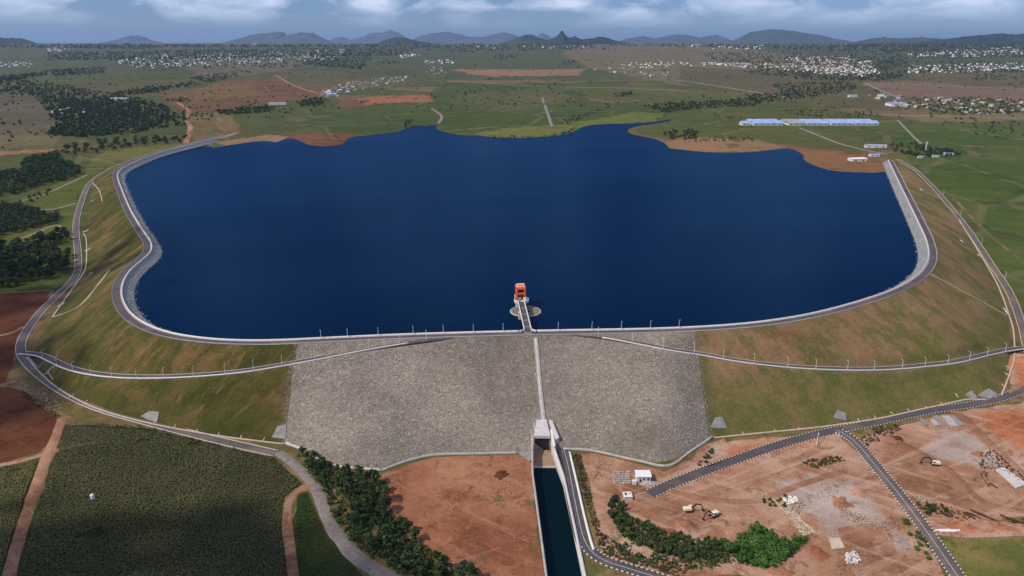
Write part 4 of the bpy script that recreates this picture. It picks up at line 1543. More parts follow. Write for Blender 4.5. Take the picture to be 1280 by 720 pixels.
# ------------------------------------------------------------------ trees
def crown_mesh(name, seed, rx, rz, nblob, nleaf, leaf, mat):
    r = np.random.default_rng(seed)
    quads = []
    for _ in range(nblob):
        d = r.normal(size=3)
        d /= np.linalg.norm(d)
        rad = r.uniform(0.25, 0.78)
        c = d * rad * np.array([rx, rx, rz])
        br = r.uniform(0.26, 0.46) * rx
        for _ in range(nleaf):
            e = r.normal(size=3)
            e /= np.linalg.norm(e)
            if e[2] < -0.55:
                e[2] *= -1
            p = c + e * br * np.array([1, 1, 0.8]) * r.uniform(0.75, 1.08)
            nrm = e + r.normal(0, 0.55, 3)
            nrm /= np.linalg.norm(nrm)
            t = np.cross(nrm, r.normal(size=3))
            t /= np.linalg.norm(t)
            b = np.cross(nrm, t)
            s = leaf * r.uniform(0.6, 1.3)
            quads.append([p - t * s - b * s * .6, p + t * s - b * s * .6, p + t * s * .7 + b * s * .7, p - t * s * .7 + b * s * .7])
    Q = np.array(quads).reshape(-1, 3)
    return Q, np.arange(len(Q)).reshape(-1, 4)


def tree_proto(name, seed, hgt, rx, rz, mat, nblob=13, nleaf=36, leaf=0.5):
    rt = empty(name)
    Q, Fq = crown_mesh('crown', seed, rx, rz, nblob, nleaf, leaf, mat)
    Q = Q + np.array([0, 0, hgt - rz * 0.95])
    mesh_np('crown', Q, Fq, mat, rt)
    r = random.Random(seed)
    mb = MB()
    th = hgt - rz
    mb.tube([(0, 0, -0.3), (0.1, 0, th * 0.5), (0.15, 0.1, th * 0.9), (0.1, 0, hgt - rz * 0.5)], [0.38, 0.3, 0.24, 0.1], 7)
    for k in range(5):
        a = k * 1.26 + r.random()
        mb.tube([(0.1, 0, th * (0.55 + 0.08 * k)), (math.cos(a) * rx * .35, math.sin(a) * rx * .35, th + rz * .25), (math.cos(a) * rx * .65, math.sin(a) * rx * .65, th + rz * .7)], [0.15, 0.1, 0.04], 5)
    mb.build('trunk', M['bark'], rt)
    return rt


PROTO = {}


def protos(kind):
    if kind in PROTO:
        return PROTO[kind]
    if kind == 'dark':
        L = [tree_proto('tree', 10 + i, h, rx, rz, M['leaf_dark']) for i, (h, rx, rz) in enumerate(((10, 4.6, 4.0), (12, 5.2, 4.8), (8.5, 4.0, 3.4), (9.5, 5.2, 3.6)))]
    elif kind == 'mid':
        L = [tree_proto('tree', 30 + i, h, rx, rz, M['leaf_mid']) for i, (h, rx, rz) in enumerate(((8, 4.0, 3.4), (6.5, 3.4, 2.8), (9, 4.4, 3.8)))]
    elif kind == 'shrub':
        L = [tree_proto('shrub', 50 + i, h, rx, rz, M['leaf_mid'], 8, 26, 0.34) for i, (h, rx, rz) in enumerate(((3.2, 2.3, 1.6), (2.6, 2.0, 1.4), (4.0, 2.6, 2.0)))]
    elif kind == 'bright':
        L = [tree_proto('shrub', 70 + i, h, rx, rz, M['leaf_bright'], 12, 36, 0.36) for i, (h, rx, rz) in enumerate(((4.4, 3.4, 2.3), (5.2, 3.9, 2.7), (3.8, 3.0, 2.0)))]
    elif kind == 'dry':
        L = [tree_proto('shrub', 90 + i, h, rx, rz, M['leaf_dry'], 7, 22, 0.3) for i, (h, rx, rz) in enumerate(((2.0, 1.7, 1.0), (1.6, 1.4, 0.8)))]
    PROTO[kind] = [L, set()]
    return PROTO[kind]


def plant(kind, x, y, s, label, group, cat='tree', z=None):
    L, used = protos(kind)
    i = random.randrange(len(L))
    if i in used:
        o = copy_tree(L[i])
    else:
        o = L[i]
        used.add(i)
    o.location = (x, y, (top(x, y) if z is None else z) - 0.1)
    o.rotation_euler = (0, 0, random.uniform(0, 6.28))
    o.scale = (s * random.uniform(.9, 1.1), s * random.uniform(.9, 1.1), s * random.uniform(.85, 1.15))
    props(o, label, cat, group)
    return o


def spread(poly, spacing, jit=0.4, seed=1):
    P = np.array(poly)
    lo, hi = P.min(0), P.max(0)
    r = np.random.default_rng(seed)
    a, b = np.meshgrid(np.arange(lo[0], hi[0], spacing), np.arange(lo[1], hi[1], spacing))
    b = b + 0.0
    a[1::2] += spacing / 2
    q = np.stack([a.ravel(), b.ravel()], 1) + r.uniform(-jit, jit, (a.size, 2)) * spacing
    q = q[in_poly(q[:, 0], q[:, 1], P)]
    return np.vstack([off_road(c) for c in np.array_split(q, max(1, len(q) // 1500))]) if len(q) else q


GROVES = [
    ('dark', [(-25, 318), (12, 308), (40, 303), (84, 292), (86, 300), (60, 313), (88, 320), (90, 340), (40, 356), (-25, 368)], 8.4, 1.1, 'dark leafy tree in the grove above the ploughed field', 'trees in the lower left grove'),
    ('dark', [(-25, 262), (25, 258), (76, 272), (72, 279), (-25, 302)], 9.0, 1.0, 'dark leafy tree in the grove below the looping lane', 'trees in the middle left grove'),
    ('dark', [(-25, 222), (28, 214), (30, 202), (72, 192), (80, 203), (108, 216), (70, 230), (52, 232), (34, 240), (-25, 250)], 12.0, 1.2, 'tall dark tree in the big grove beside the left end of the dam', 'trees in the upper left grove'),
    ('dark', [(20, 262), (60, 244), (68, 240), (64, 237), (14, 256)], 12.0, 0.6, 'small dark hedge tree beside the looping lane', 'hedge trees along the looping lane'),
    ('dark', [(75, 196), (120, 192), (236, 178), (234, 172), (130, 178), (80, 186)], 22.0, 1.2, 'dark tree in the row behind the upper left meadow', 'trees behind the upper left meadow'),
    ('mid', [(372, 570), (384, 564), (410, 582), (440, 592), (432, 610), (412, 606), (400, 640), (392, 610)], 5.2, 0.7, 'yellow green bushy tree on the bank beside the gravel track', 'bushy trees beside the gravel track'),
    ('dark', [(435, 592), (470, 594), (472, 606), (484, 622), (492, 648), (512, 664), (540, 690), (575, 712), (600, 735), (520, 735), (455, 690), (430, 655), (420, 620)], 6.0, 0.8, 'dark tree in the belt along the red earth', 'trees in the belt between track and red earth'),
]
ntree = 0
WOOD = []
for gi_, (kind, pts, sp, s, lab, grp) in enumerate(GROVES):
    for x, y in spread(pxpoly(pts), sp, 0.35, gi_):
        if gi_ in (1, 2, 3, 4):
            WOOD.append((x, y, top(x, y), s * random.uniform(4.2, 6.0)))
            continue
        plant('mid' if random.random() < 0.28 else kind, x, y, s * random.uniform(0.65, 1.25), lab + ', in its %s part' % zone((x, y, 0), pts), grp)
        ntree += 1
SHR = [
    ('bright', [(902, 690), (925, 672), (948, 662), (968, 668), (980, 682), (1004, 672), (1006, 680), (985, 700), (965, 714), (930, 706)], 4.0, 1.0, 'bright green bush in the dense clump at the bottom right', 'bushes in the bright green clump'),
    ('shrub', [(762, 628), (772, 622), (780, 640), (800, 655), (840, 672), (880, 680), (910, 676), (910, 700), (870, 704), (820, 690), (780, 672), (764, 648)], 3.5, 1.1, 'olive green shrub in the thicket below the little white house', 'shrubs in the thicket below the house'),
    ('dry', [(716, 570), (724, 568), (742, 636), (752, 668), (800, 700), (850, 712), (840, 722), (790, 712), (752, 692), (736, 640)], 3.2, 0.9, 'dry olive shrub on the verge beside the white boundary wall', 'dry shrubs along the boundary wall'),
    ('shrub', [(1140, 634), (1150, 628), (1182, 632), (1184, 642), (1160, 646)], 3.6, 0.7, 'small green shrub in the clump beside the branch road', 'shrubs right of the branch road'),
    ('bright', [(1128, 652), (1136, 650), (1164, 688), (1160, 702), (1146, 692)], 3.6, 0.45, 'low bright green bush on the verge left of the branch road', 'bushes on the branch road verge'),
    ('shrub', [(948, 626), (966, 620), (986, 618), (984, 634), (962, 634)], 3.8, 0.55, 'low dark green shrub beside the stony heap', 'shrubs beside the stony heap'),
    ('dry', [(1000, 577), (1050, 571), (1058, 576), (1016, 588)], 3.4, 0.8, 'low yellowish shrub on the bank below the yard road', 'shrubs on the yard bank'),
    ('dry', [(1074, 548), (1124, 530), (1128, 536), (1082, 560), (1110, 596), (1128, 620), (1122, 622), (1090, 586)], 3.8, 0.8, 'dry shrub along the ditch beside the road junction', 'shrubs along the junction ditch'),
    ('shrub', [(396, 606), (416, 612), (422, 636), (446, 676), (484, 702), (520, 722), (470, 722), (432, 690), (410, 650)], 4.4, 0.9, 'olive shrub on the bank between gravel track and tree belt', 'shrubs beside the tree belt'),
    ('shrub', [(866, 584), (880, 572), (892, 558), (890, 572), (872, 590)], 3.4, 0.6, 'green shrub by the gravel patch under the rockfill corner', 'shrubs by the gravel patch'),
]
for gi_, (kind, pts, sp, s, lab, grp) in enumerate(SHR):
    for x, y in spread(pxpoly(pts), sp, 0.4, 40 + gi_):
        plant(kind, x, y, s * random.uniform(0.7, 1.25), lab + ', %s part' % zone((x, y, 0), pts), grp, 'shrub')
for kind in PROTO:
    L, used = PROTO[kind]
    for i, o in enumerate(L):
        if i not in used:
            for ch in list(o.children):
                bpy.data.objects.remove(ch)
            bpy.data.objects.remove(o)
print('trees', ntree)


# cane: clumps of blades
def clump_shape(seed, nb=6):
    r = np.random.default_rng(seed)
    vs, fs = [], []
    for k in range(nb):
        a = k * 2 * np.pi / nb + r.uniform(-.4, .4)
        d = np.array([np.cos(a), np.sin(a), 0])
        t = np.array([-d[1], d[0], 0])
        h = r.uniform(0.8, 1.3)
        L = r.uniform(0.5, 0.9)
        w = 0.16
        i = len(vs)
        vs += [d * .1 - t * w, d * .1 + t * w, d * L * .6 + t * w * 1.3 + [0, 0, h], d * L * .6 - t * w * 1.3 + [0, 0, h]]
        vs += [d * L * 1.35 + [0, 0, h * .72]]
        fs += [[i, i + 1, i + 2], [i, i + 2, i + 3], [i + 3, i + 2, i + 4]]
    return np.array(vs), np.array(fs)


cv, cf = clump_shape(2)
for (pts, sp, sc, mat, lab, sd) in (
        ([(84, 534), (190, 541), (346, 577), (374, 606), (354, 622), (350, 660), (360, 745), (20, 745), (44, 650), (70, 575)], 1.15, 1.15, M['leaf_cane'], 'tall dark sugar cane crop filling the bottom left field', 1),
        ([(-50, 594), (46, 577), (28, 630), (-2, 722), (-50, 745)], 1.15, 1.1, M['leaf_cane'], 'sugar cane crop left of the red dirt track', 2),
        ([(373, 619), (383, 617), (394, 642), (410, 674), (438, 707), (465, 742), (376, 742), (369, 660)], 1.3, 0.95, M['leaf_strip'], 'low deep green crop strip beside the gravel track', 3)):
    q = spread(pxpoly(pts), sp * 0.92, 0.5, sd)
    dens = fbm(q[:, 0] / 14, q[:, 1] / 14, 77, 3)
    q = q[dens > 0.22]
    P = np.column_stack([q, np.maximum(H(q[:, 0], q[:, 1]), 0) + 0.05])
    sz = 0.7 * sc * RNG.uniform(0.82, 1.18, len(q)) * (0.7 + 0.6 * fbm(q[:, 0] / 25, q[:, 1] / 25, 78, 3))
    o = merged('sugar_cane', cv, cf, P, sz, mat, None, 0.12)
    props(o, lab)

# weeds on bare soil
wv, wf = clump_shape(5, 5)
qs = []
for pts in ([(478, 600), (545, 573), (648, 570), (664, 582), (684, 735), (600, 735), (520, 690)], [(728, 570), (880, 560), (1045, 543), (1165, 690), (1180, 735), (800, 722), (745, 640)], [(1078, 548), (1300, 500), (1310, 740), (1212, 740), (1110, 595)],
            [(80, 500), (345, 560), (345, 556), (230, 540), (110, 508)]):
    q = spread(pxpoly(pts), 2.2, 0.5, len(qs))
    d = fbm(q[:, 0] / 16, q[:, 1] / 16, 91, 4)
    qs.append(q[d > 0.645])
q = np.vstack(qs)
o = merged('weed_tuft', wv, wf, np.column_stack([q, np.maximum(H(q[:, 0], q[:, 1]), 0) + 0.08]), RNG.uniform(0.2, 0.55, len(q)), M['leaf_dry'], None, 0.15)
props(o, 'scattered dry weeds growing on the bare red soil')

# ------------------------------------------------------------------ distant woods, hedges and scrub: one mass
def px_scatter(poly, n, seed):
    r = np.random.default_rng(seed)
    P = np.array(poly, float)
    lo, hi = P.min(0), P.max(0)
    out = []
    for _ in range(60):
        if len(out) >= n:
            break
        q = r.uniform(lo, hi, (n * 2, 2))
        q = q[in_poly(q[:, 0], q[:, 1], P)]
        out.extend(q.tolist())
    return out[:n]


FARW = [  # pixel polygon (widened to the map), trees, size in metres
    ([(0, 98), (30, 96), (62, 104), (130, 116), (172, 124), (210, 135), (215, 148), (180, 164), (110, 172), (60, 170), (72, 158), (46, 122), (0, 118)], 900, 7.0),
    ([(80, 122), (130, 130), (175, 133), (172, 146), (110, 142), (72, 132)], 160, 6.5),
    ([(135, 120), (170, 110), (215, 108), (240, 102), (250, 106), (180, 118)], 120, 6.5),
    ([(235, 98), (300, 88), (320, 90), (262, 104)], 90, 6.5),
    ([(268, 139), (300, 135), (345, 134), (340, 140), (280, 145)], 110, 5.0),
    ([(370, 128), (398, 122), (412, 126), (400, 132), (376, 134)], 60, 5.5),
    ([(205, 125), (240, 122), (238, 127), (210, 130)], 18, 5.0),
    ([(60, 88), (135, 84), (130, 92), (70, 96)], 130, 8.0),
    ([(0, 96), (60, 90), (60, 94), (0, 104)], 90, 8.0),
    ([(100, 128), (230, 142), (236, 156), (150, 170), (100, 160)], 190, 5.5),
    ([(138, 76), (440, 74), (436, 84), (250, 86), (140, 82)], 150, 10.0),
    ([(60, 66), (430, 60), (520, 60), (500, 70), (200, 75), (60, 76)], 900, 12.0),
    ([(390, 70), (470, 62), (455, 88), (385, 82)], 260, 9.0),
    ([(0, 54), (180, 55), (190, 62), (0, 60)], 300, 15.0),
    ([(180, 56), (740, 54), (740, 58), (420, 60), (180, 60)], 420, 16.0),
    ([(490, 59), (740, 55), (770, 62), (560, 66)], 160, 14.0),
    ([(616, 70), (648, 68), (646, 73), (620, 75)], 30, 9.0),
    ([(470, 78), (500, 77), (498, 80), (472, 81)], 18, 8.0),
    ([(760, 52), (1300, 52), (1300, 62), (1100, 66), (900, 60), (760, 58)], 520, 16.0),
    ([(700, 78), (720, 76), (722, 80), (702, 82)], 14, 8.0),
    ([(766, 118), (790, 114), (792, 120), (770, 122)], 26, 5.0),
    ([(802, 133), (840, 128), (880, 127), (940, 124), (955, 127), (944, 133), (880, 136), (830, 141)], 230, 5.0),
    ([(828, 166), (860, 162), (874, 166), (868, 174), (836, 174)], 60, 3.6),
    ([(845, 172), (940, 172), (945, 177), (860, 178)], 46, 2.6),
    ([(930, 118), (975, 118), (985, 126), (940, 128)], 70, 5.0),
    ([(965, 105), (1060, 102), (1078, 110), (1040, 118), (990, 126), (975, 118)], 210, 6.0),
    ([(870, 66), (1120, 62), (1140, 76), (1100, 92), (1060, 84), (900, 78)], 520, 10.0),
    ([(940, 80), (1040, 92), (1100, 92), (1130, 96), (1100, 102), (1000, 100), (930, 90)], 260, 8.0),
    ([(1095, 74), (1150, 72), (1300, 78), (1300, 92), (1150, 92), (1100, 98)], 300, 8.0),
    ([(1130, 62), (1300, 58), (1300, 72), (1150, 74)], 260, 11.0),
    ([(1140, 122), (1300, 124), (1300, 142), (1200, 144), (1130, 138)], 150, 5.0),
    ([(1215, 92), (1270, 94), (1270, 100), (1220, 102)], 40, 6.0),
    ([(1112, 180), (1150, 180), (1172, 186), (1196, 188), (1202, 194), (1150, 197), (1118, 192)], 80, 4.0),
    ([(980, 136), (1100, 140), (1100, 148), (980, 146)], 50, 3.5),
    ([(700, 168), (720, 160), (730, 160), (712, 170)], 20, 3.0),
    ([(610, 170), (680, 170), (700, 168), (690, 174), (620, 173)], 34, 2.4),
    ([(506, 150), (516, 152), (514, 160), (506, 160)], 10, 4.0),
    ([(516, 157), (548, 156), (548, 160), (516, 160)], 18, 2.5),
    ([(700, 152), (760, 132), (764, 134), (710, 156)], 40, 3.0),
    ([(425, 52), (760, 52), (760, 55), (425, 55)], 160, 18.0),
    ([(1050, 50), (1300, 46), (1300, 58), (1060, 60)], 180, 18.0),
]
for i, (poly, n, sz) in enumerate(FARW):
    if max(b for a, b in poly) < 56.2:
        continue
    for x, y in px_scatter([(a, max(b, 55.5)) for a, b in poly], int(n * 1.7), 500 + i):
        p = at(x, y)
        if 41 < p[2] < WATER_Z + 0.8 and in_poly(np.array([p[0]]), np.array([p[1]]), basin)[0]:
            continue
        WOOD.append((p[0], p[1], p[2], sz * random.uniform(0.5, 1.0)))
for x, y in px_scatter([(0, 62), (1280, 62), (1280, 330), (1190, 250), (1125, 190), (820, 130), (270, 150), (0, 190)], 1700, 77):
    p = at(x, y)
    if p[1] > 1150 and fbm(np.array([p[0] / 420]), np.array([p[1] / 420]), 55, 3)[0] > 0.47 and not in_poly(np.array([p[0]]), np.array([p[1]]), basin)[0]:
        WOOD.append((p[0], p[1], p[2], random.uniform(1.6, 3.4) * (1 + p[1] / 6000)))
W_ = np.array(WOOD)
nearw = W_[W_[:, 1] < 1500]
farw = W_[W_[:, 1] >= 1500]


def clump(seed, n, leaf):
    Q, Fq = crown_mesh('c', seed, 1.0, 0.85, n, 5, leaf, None)
    Q[:, 2] += 0.75
    return Q, Fq


V_, F_ = [], []
base_i = 0
for W2, (nb, lf) in ((nearw, (40, 0.12)), (farw, (9, 0.26))):
    for var in range(3):
        sub = W2[var::3]
        Q, Fq = clump(200 + var, nb, lf)
        n = len(sub)
        if n == 0:
            continue
        a = RNG.uniform(0, 6.28, n)
        s = sub[:, 3]
        zs = s * RNG.uniform(0.8, 1.3, n)
        x = (Q[None, :, 0] * np.cos(a)[:, None] - Q[None, :, 1] * np.sin(a)[:, None]) * s[:, None] + sub[:, 0][:, None]
        y = (Q[None, :, 0] * np.sin(a)[:, None] + Q[None, :, 1] * np.cos(a)[:, None]) * s[:, None] + sub[:, 1][:, None]
        z = Q[None, :, 2] * zs[:, None] + sub[:, 2][:, None] - 0.2
        V_.append(np.stack([x, y, z], -1).reshape(-1, 3))
        F_.append((Fq[None] + (np.arange(n) * len(Q))[:, None, None] + base_i).reshape(-1, 4))
        base_i += n * len(Q)
wood = mesh_np('woodland', np.vstack(V_), np.vstack(F_), M['leaf_far'])
props(wood, 'distant woods, hedges and groves across the far plain', kind='stuff')

# ------------------------------------------------------------------ houses of the far towns
def house_mat(name, stops, rough=0.7):
    n = NM(name, rough, 0.3)
    oi = n.n.new("ShaderNodeObjectInfo")
    n.local()
    c = n.ramp(oi.outputs["Random"], stops, 'CONSTANT')
    n.color(n.mix(0.25, c, n.ramp(n.noise(0.4, 4, 0.6), [(0.3, (0.35, 0.35, 0.35, 1)), (0.7, (0.65, 0.65, 0.65, 1))]), 'OVERLAY'))
    return n.m


M['house_wall'] = house_mat('house_wall', [(0.0, lin(210, 208, 204)), (0.3, lin(188, 178, 166)), (0.55, lin(160, 156, 156)), (0.75, lin(196, 176, 150)), (0.9, lin(126, 122, 122))])
M['house_roof'] = house_mat('house_roof', [(0.0, lin(206, 204, 202)), (0.3, lin(160, 158, 158)), (0.55, lin(120, 116, 114)), (0.78, lin(160, 104, 82)), (0.92, lin(128, 146, 178))])


def house_proto(k):
    r = empty('house')
    w, d, h = ((11, 8, 4), (14, 9, 6.5), (9, 9, 3.6))[k]
    MB().box((0, 0, h / 2 - .3), (w, d, h + .6)).build('wall', M['house_wall'], r)
    m = MB()
    if k == 2:
        m.prism([(-w * .55, -d * .55), (w * .55, -d * .55), (w * .55, d * .55), (-w * .55, d * .55)], h, h + 0.5).build('roof', M['house_roof'], r)
    else:
        b = m.bm
        e = 0.6
        v = [b.verts.new(c) for c in ((-w / 2 - e, -d / 2 - e, h), (w / 2 + e, -d / 2 - e, h), (w / 2 + e, d / 2 + e, h), (-w / 2 - e, d / 2 + e, h), (-w / 2 - e, 0, h + 2.2), (w / 2 + e, 0, h + 2.2))]
        for f in ((0, 1, 5, 4), (2, 3, 4, 5), (0, 4, 3), (1, 2, 5), (3, 2, 1, 0)):
            b.faces.new([v[i] for i in f])
        m.build('roof', M['house_roof'], r)
    for sx in (-w * .25, w * .25):
        MB().box((sx, -d / 2 - 0.02, h * .55), (1.6, 0.12, 1.4)).build('window', M['glass_dark'], r)
    MB().box((0, -d / 2 - 0.02, 1.05), (1.1, 0.14, 2.1)).build('door', M['timber'], r)
    return r


HP = [house_proto(k) for k in range(3)]
hused = set()
TOWNS = [  # pixel polygon, count, scale, individual?, label, group
    ([(402, 121), (404, 112), (440, 103), (478, 98), (514, 97), (514, 101), (480, 106), (440, 116), (415, 123)], 120, 0.85, True, 'small pale house in the strip village beyond the far green field', 'houses in the strip village'),
    ([(532, 90), (545, 84), (566, 88), (564, 93), (545, 94)], 16, 1.0, True, 'small pale house in the hamlet right of the strip village', 'houses in the hamlet'),
    ([(1140, 128), (1160, 122), (1282, 126), (1282, 143), (1215, 144), (1165, 138)], 84, 0.66, True, 'pale house in the near town at the right edge', 'houses in the near right town'),
    ([(742, 90), (745, 84), (800, 83), (840, 92), (826, 97), (780, 92)], 30, 1.2, True, 'scattered white house on the scrubland right of the far red strip', 'houses on the far scrubland'),
    ([(1068, 120), (1120, 118), (1150, 128), (1145, 136), (1110, 134)], 12, 1.2, True, 'scattered pale house between scrubland and near right town', 'houses left of the near right town'),
    ([(140, 78), (190, 68), (320, 66), (432, 62), (428, 74), (300, 80), (180, 86)], 260, 1.4, False, '', ''),
    ([(0, 78), (40, 76), (45, 84), (0, 85)], 20, 1.3, False, '', ''),
    ([(60, 60), (85, 57), (86, 64), (60, 66)], 14, 2.0, False, '', ''),
    ([(530, 77), (570, 74), (566, 80), (530, 80)], 14, 1.6, False, '', ''),
    ([(500, 70), (528, 67), (528, 71), (502, 73)], 8, 2.2, False, '', ''),
    ([(868, 78), (1000, 80), (1090, 76), (1100, 92), (1080, 96), (1020, 92), (960, 86), (880, 82)], 190, 1.3, False, '', ''),
    ([(970, 72), (1060, 70), (1090, 78), (1000, 80)], 60, 1.3, False, '', ''),
    ([(1135, 82), (1282, 78), (1282, 88), (1180, 92), (1135, 92)], 110, 1.3, False, '', ''),
    ([(1130, 68), (1200, 62), (1282, 58), (1282, 68), (1200, 72), (1150, 72)], 110, 1.6, False, '', ''),
    ([(60, 134), (130, 138), (135, 146), (60, 142)], 14, 0.9, False, '', ''),
    ([(890, 58), (960, 57), (960, 62), (890, 62)], 16, 2.4, False, '', ''),
    ([(770, 80), (850, 74), (870, 84), (800, 86)], 24, 1.4, False, '', ''),
    ([(560, 55), (740, 54), (740, 60), (560, 62)], 10, 2.6, False, '', ''),
]
HB = []
for i, (poly, n, sc, ind, lab, grp) in enumerate(TOWNS):
    for x, y in px_scatter(poly, n if ind else int(n * 1.9), 900 + i):
        p = at(x, y)
        s = sc * random.uniform(0.7, 1.35)
        a = random.choice((0.3, 0.3, 1.87, -0.5)) + random.uniform(-.2, .2)
        if not ind:
            HB.append((p[0], p[1], p[2], s * 0.72, a))
            continue
        k = random.randrange(3)
        o = copy_tree(HP[k]) if k in hused else HP[k]
        hused.add(k)
        o.location = p
        o.rotation_euler = (0, 0, a)
        o.scale = (s, s, s)
        props(o, lab + ', %s part' % zone(p, poly), 'house', grp)
HB = np.array(HB)
# the rest of the towns as one mass
hv = np.array([[-6, -4.5, -1], [6, -4.5, -1], [6, 4.5, -1], [-6, 4.5, -1], [-6, -4.5, 4.2], [6, -4.5, 4.2], [6, 4.5, 4.2], [-6, 4.5, 4.2], [-6, 0, 6.0], [6, 0, 6.0]])
hf = np.array([[0, 1, 5], [0, 5, 4], [1, 2, 6], [1, 6, 5], [2, 3, 7], [2, 7, 6], [3, 0, 4], [3, 4, 7], [4, 5, 9], [4, 9, 8], [6, 7, 8], [6, 8, 9], [5, 6, 9], [7, 4, 8]])
nm_ = NM('town_walls', 0.8, 0.2)
nm_.color(nm_.ramp(nm_.geo.outputs["Random Per Island"], [(0.0, lin(226, 224, 222)), (0.35, lin(190, 184, 178)), (0.6, lin(214, 204, 190)), (0.8, lin(128, 126, 128)), (0.9, lin(176, 140, 118))], 'CONSTANT'))
o = merged('town', hv, hf, HB[:, :3], HB[:, 3], nm_.m, None, 0.0)
props(o, 'far towns of tiny white and grey houses below the mountains')


def gable_shed(name, px0, px1, py, depth, h, rows, wallm, roofm, label, cat, group=None):
    a, b = at(px0, py), at(px1, py)
    c = (a + b) / 2
    L = abs(b[0] - a[0])
    r = empty(name, (c[0], c[1], min(a[2], b[2])), math.atan2(b[1] - a[1], b[0] - a[0]))
    dd = depth / rows
    for q in range(rows):
        yc = dd * (q + .5)
        MB().box((0, yc, h / 2 - .5), (L, dd * .9, h + 1)).build('wall', wallm, r)
        m = MB()
        w, d = L / 2 + .6, dd * .48
        v = [m.bm.verts.new(t) for t in ((-w, yc - d, h), (w, yc - d, h), (w, yc + d, h), (-w, yc + d, h), (-w, yc, h + dd * .16), (w, yc, h + dd * .16))]
        for f in ((0, 1, 5, 4), (2, 3, 4, 5), (0, 4, 3), (1, 2, 5), (3, 2, 1, 0)):
            m.bm.faces.new([v[i] for i in f])
        m.build('roof', roofm, r)
    nd = max(2, int(L / 12))
    for q in range(nd):
        MB().box((-L / 2 + L * (q + .5) / nd, dd * .05 - 0.05, h * .5), (2.4, 0.2, h * .45)).build('window', M['glass_dark'], r)
    return props(r, label, cat, group)


for i, (a, b, lab) in enumerate(((928, 938, 'tiny blue roofed shed at the left end of the shed row'), (942, 979, 'long pale blue roofed shed, leftmost of the long ones behind the lake'), (986, 1006, 'grey roofed shed in the gap of the blue shed row'),
                                 (1008, 1036, 'pale blue roofed shed in the middle of the shed row'), (1039, 1067, 'blue roofed shed second from the right end of the shed row'), (1069, 1099, 'wide blue roofed shed at the right end of the shed row'))):
    gable_shed('shed', a, b, 157, 70 if i else 30, 5, 2 if i else 1, M['white_wall'], M['roof_grey'] if i == 2 else M['roof_blue'], lab, 'shed', 'blue roofed sheds beyond the lake')
gable_shed('long_shed', 1082, 1109, 185, 14, 4.5, 1, M['white_wall'], M['roof_grey'], 'long white shed behind the right end of the dam', 'shed')
gable_shed('factory', 1114, 1134, 133, 40, 8, 2, M['white_paint'], M['roof_grey'], 'white factory hall in front of the near right town', 'factory')
gable_shed('house', 1062, 1072, 121.5, 16, 6, 1, M['white_paint'], M['roof_grey'], 'lone white house on the far scrubland below the dark trees', 'house')
gable_shed('site_office', 1065, 1084, 202, 14, 5, 2, M['white_wall'], M['white_paint'], 'cream site office on the red shore beside the dam end', 'building')
gable_shed('site_store', 1088, 1100, 196, 9, 3.5, 1, M['white_wall'], M['roof_blue'], 'low store with a pale blue roof behind the cream site office', 'building')
for px0, px1, py, lab in ((1148, 1154, 198, 'small white shack left of the palm trees behind the dam end'), (1166, 1174, 197, 'small white house among the trees right of the dam end'), (1181, 1192, 194, 'blue roofed house right of the trees behind the dam end')):
    gable_shed('house', px0, px1, py, 8, 3, 1, M['white_wall'], M['roof_blue'] if px0 > 1180 else M['roof_grey'], lab, 'house')
gable_shed('barn', 137, 160, 125.5, 22, 5, 1, M['white_wall'], M['roof_grey'], 'long grey barn among the dark trees left of the far red soil', 'barn')
gable_shed('warehouse', 336, 357, 131, 20, 5, 2, M['white_wall'], M['roof_grey'], 'white warehouse at the edge of the far red soil', 'warehouse')
gable_shed('villa', 403, 413, 117, 16, 6, 1, M['white_paint'], M['house_roof'], 'large white villa at the left end of the strip village', 'house')
gable_shed('hall', 866, 878, 58.5, 60, 22, 1, M['white_paint'], M['roof_grey'], 'big white hall on the horizon right of the rocky peak', 'hall')
gable_shed('hall', 315, 321, 57, 60, 24, 1, M['white_paint'], M['roof_grey'], 'tiny white hall on the horizon below the left table mountain', 'hall')
p = at(1157, 189)
t_ = empty('water_tower', p)
props(t_, 'slender pale water tower among the trees right of the dam end', 'tower')
MB().tube([(0, 0, -1), (0, 0, 13)], [1.4, 1.1], 12).build('shaft', M['concrete_pale'], t_)
MB().lathe([(0.0, 12.6), (1.2, 12.8), (2.0, 14.2), (2.0, 16.6), (0.0, 17.4)], 16).build('tank', M['concrete_pale'], t_)

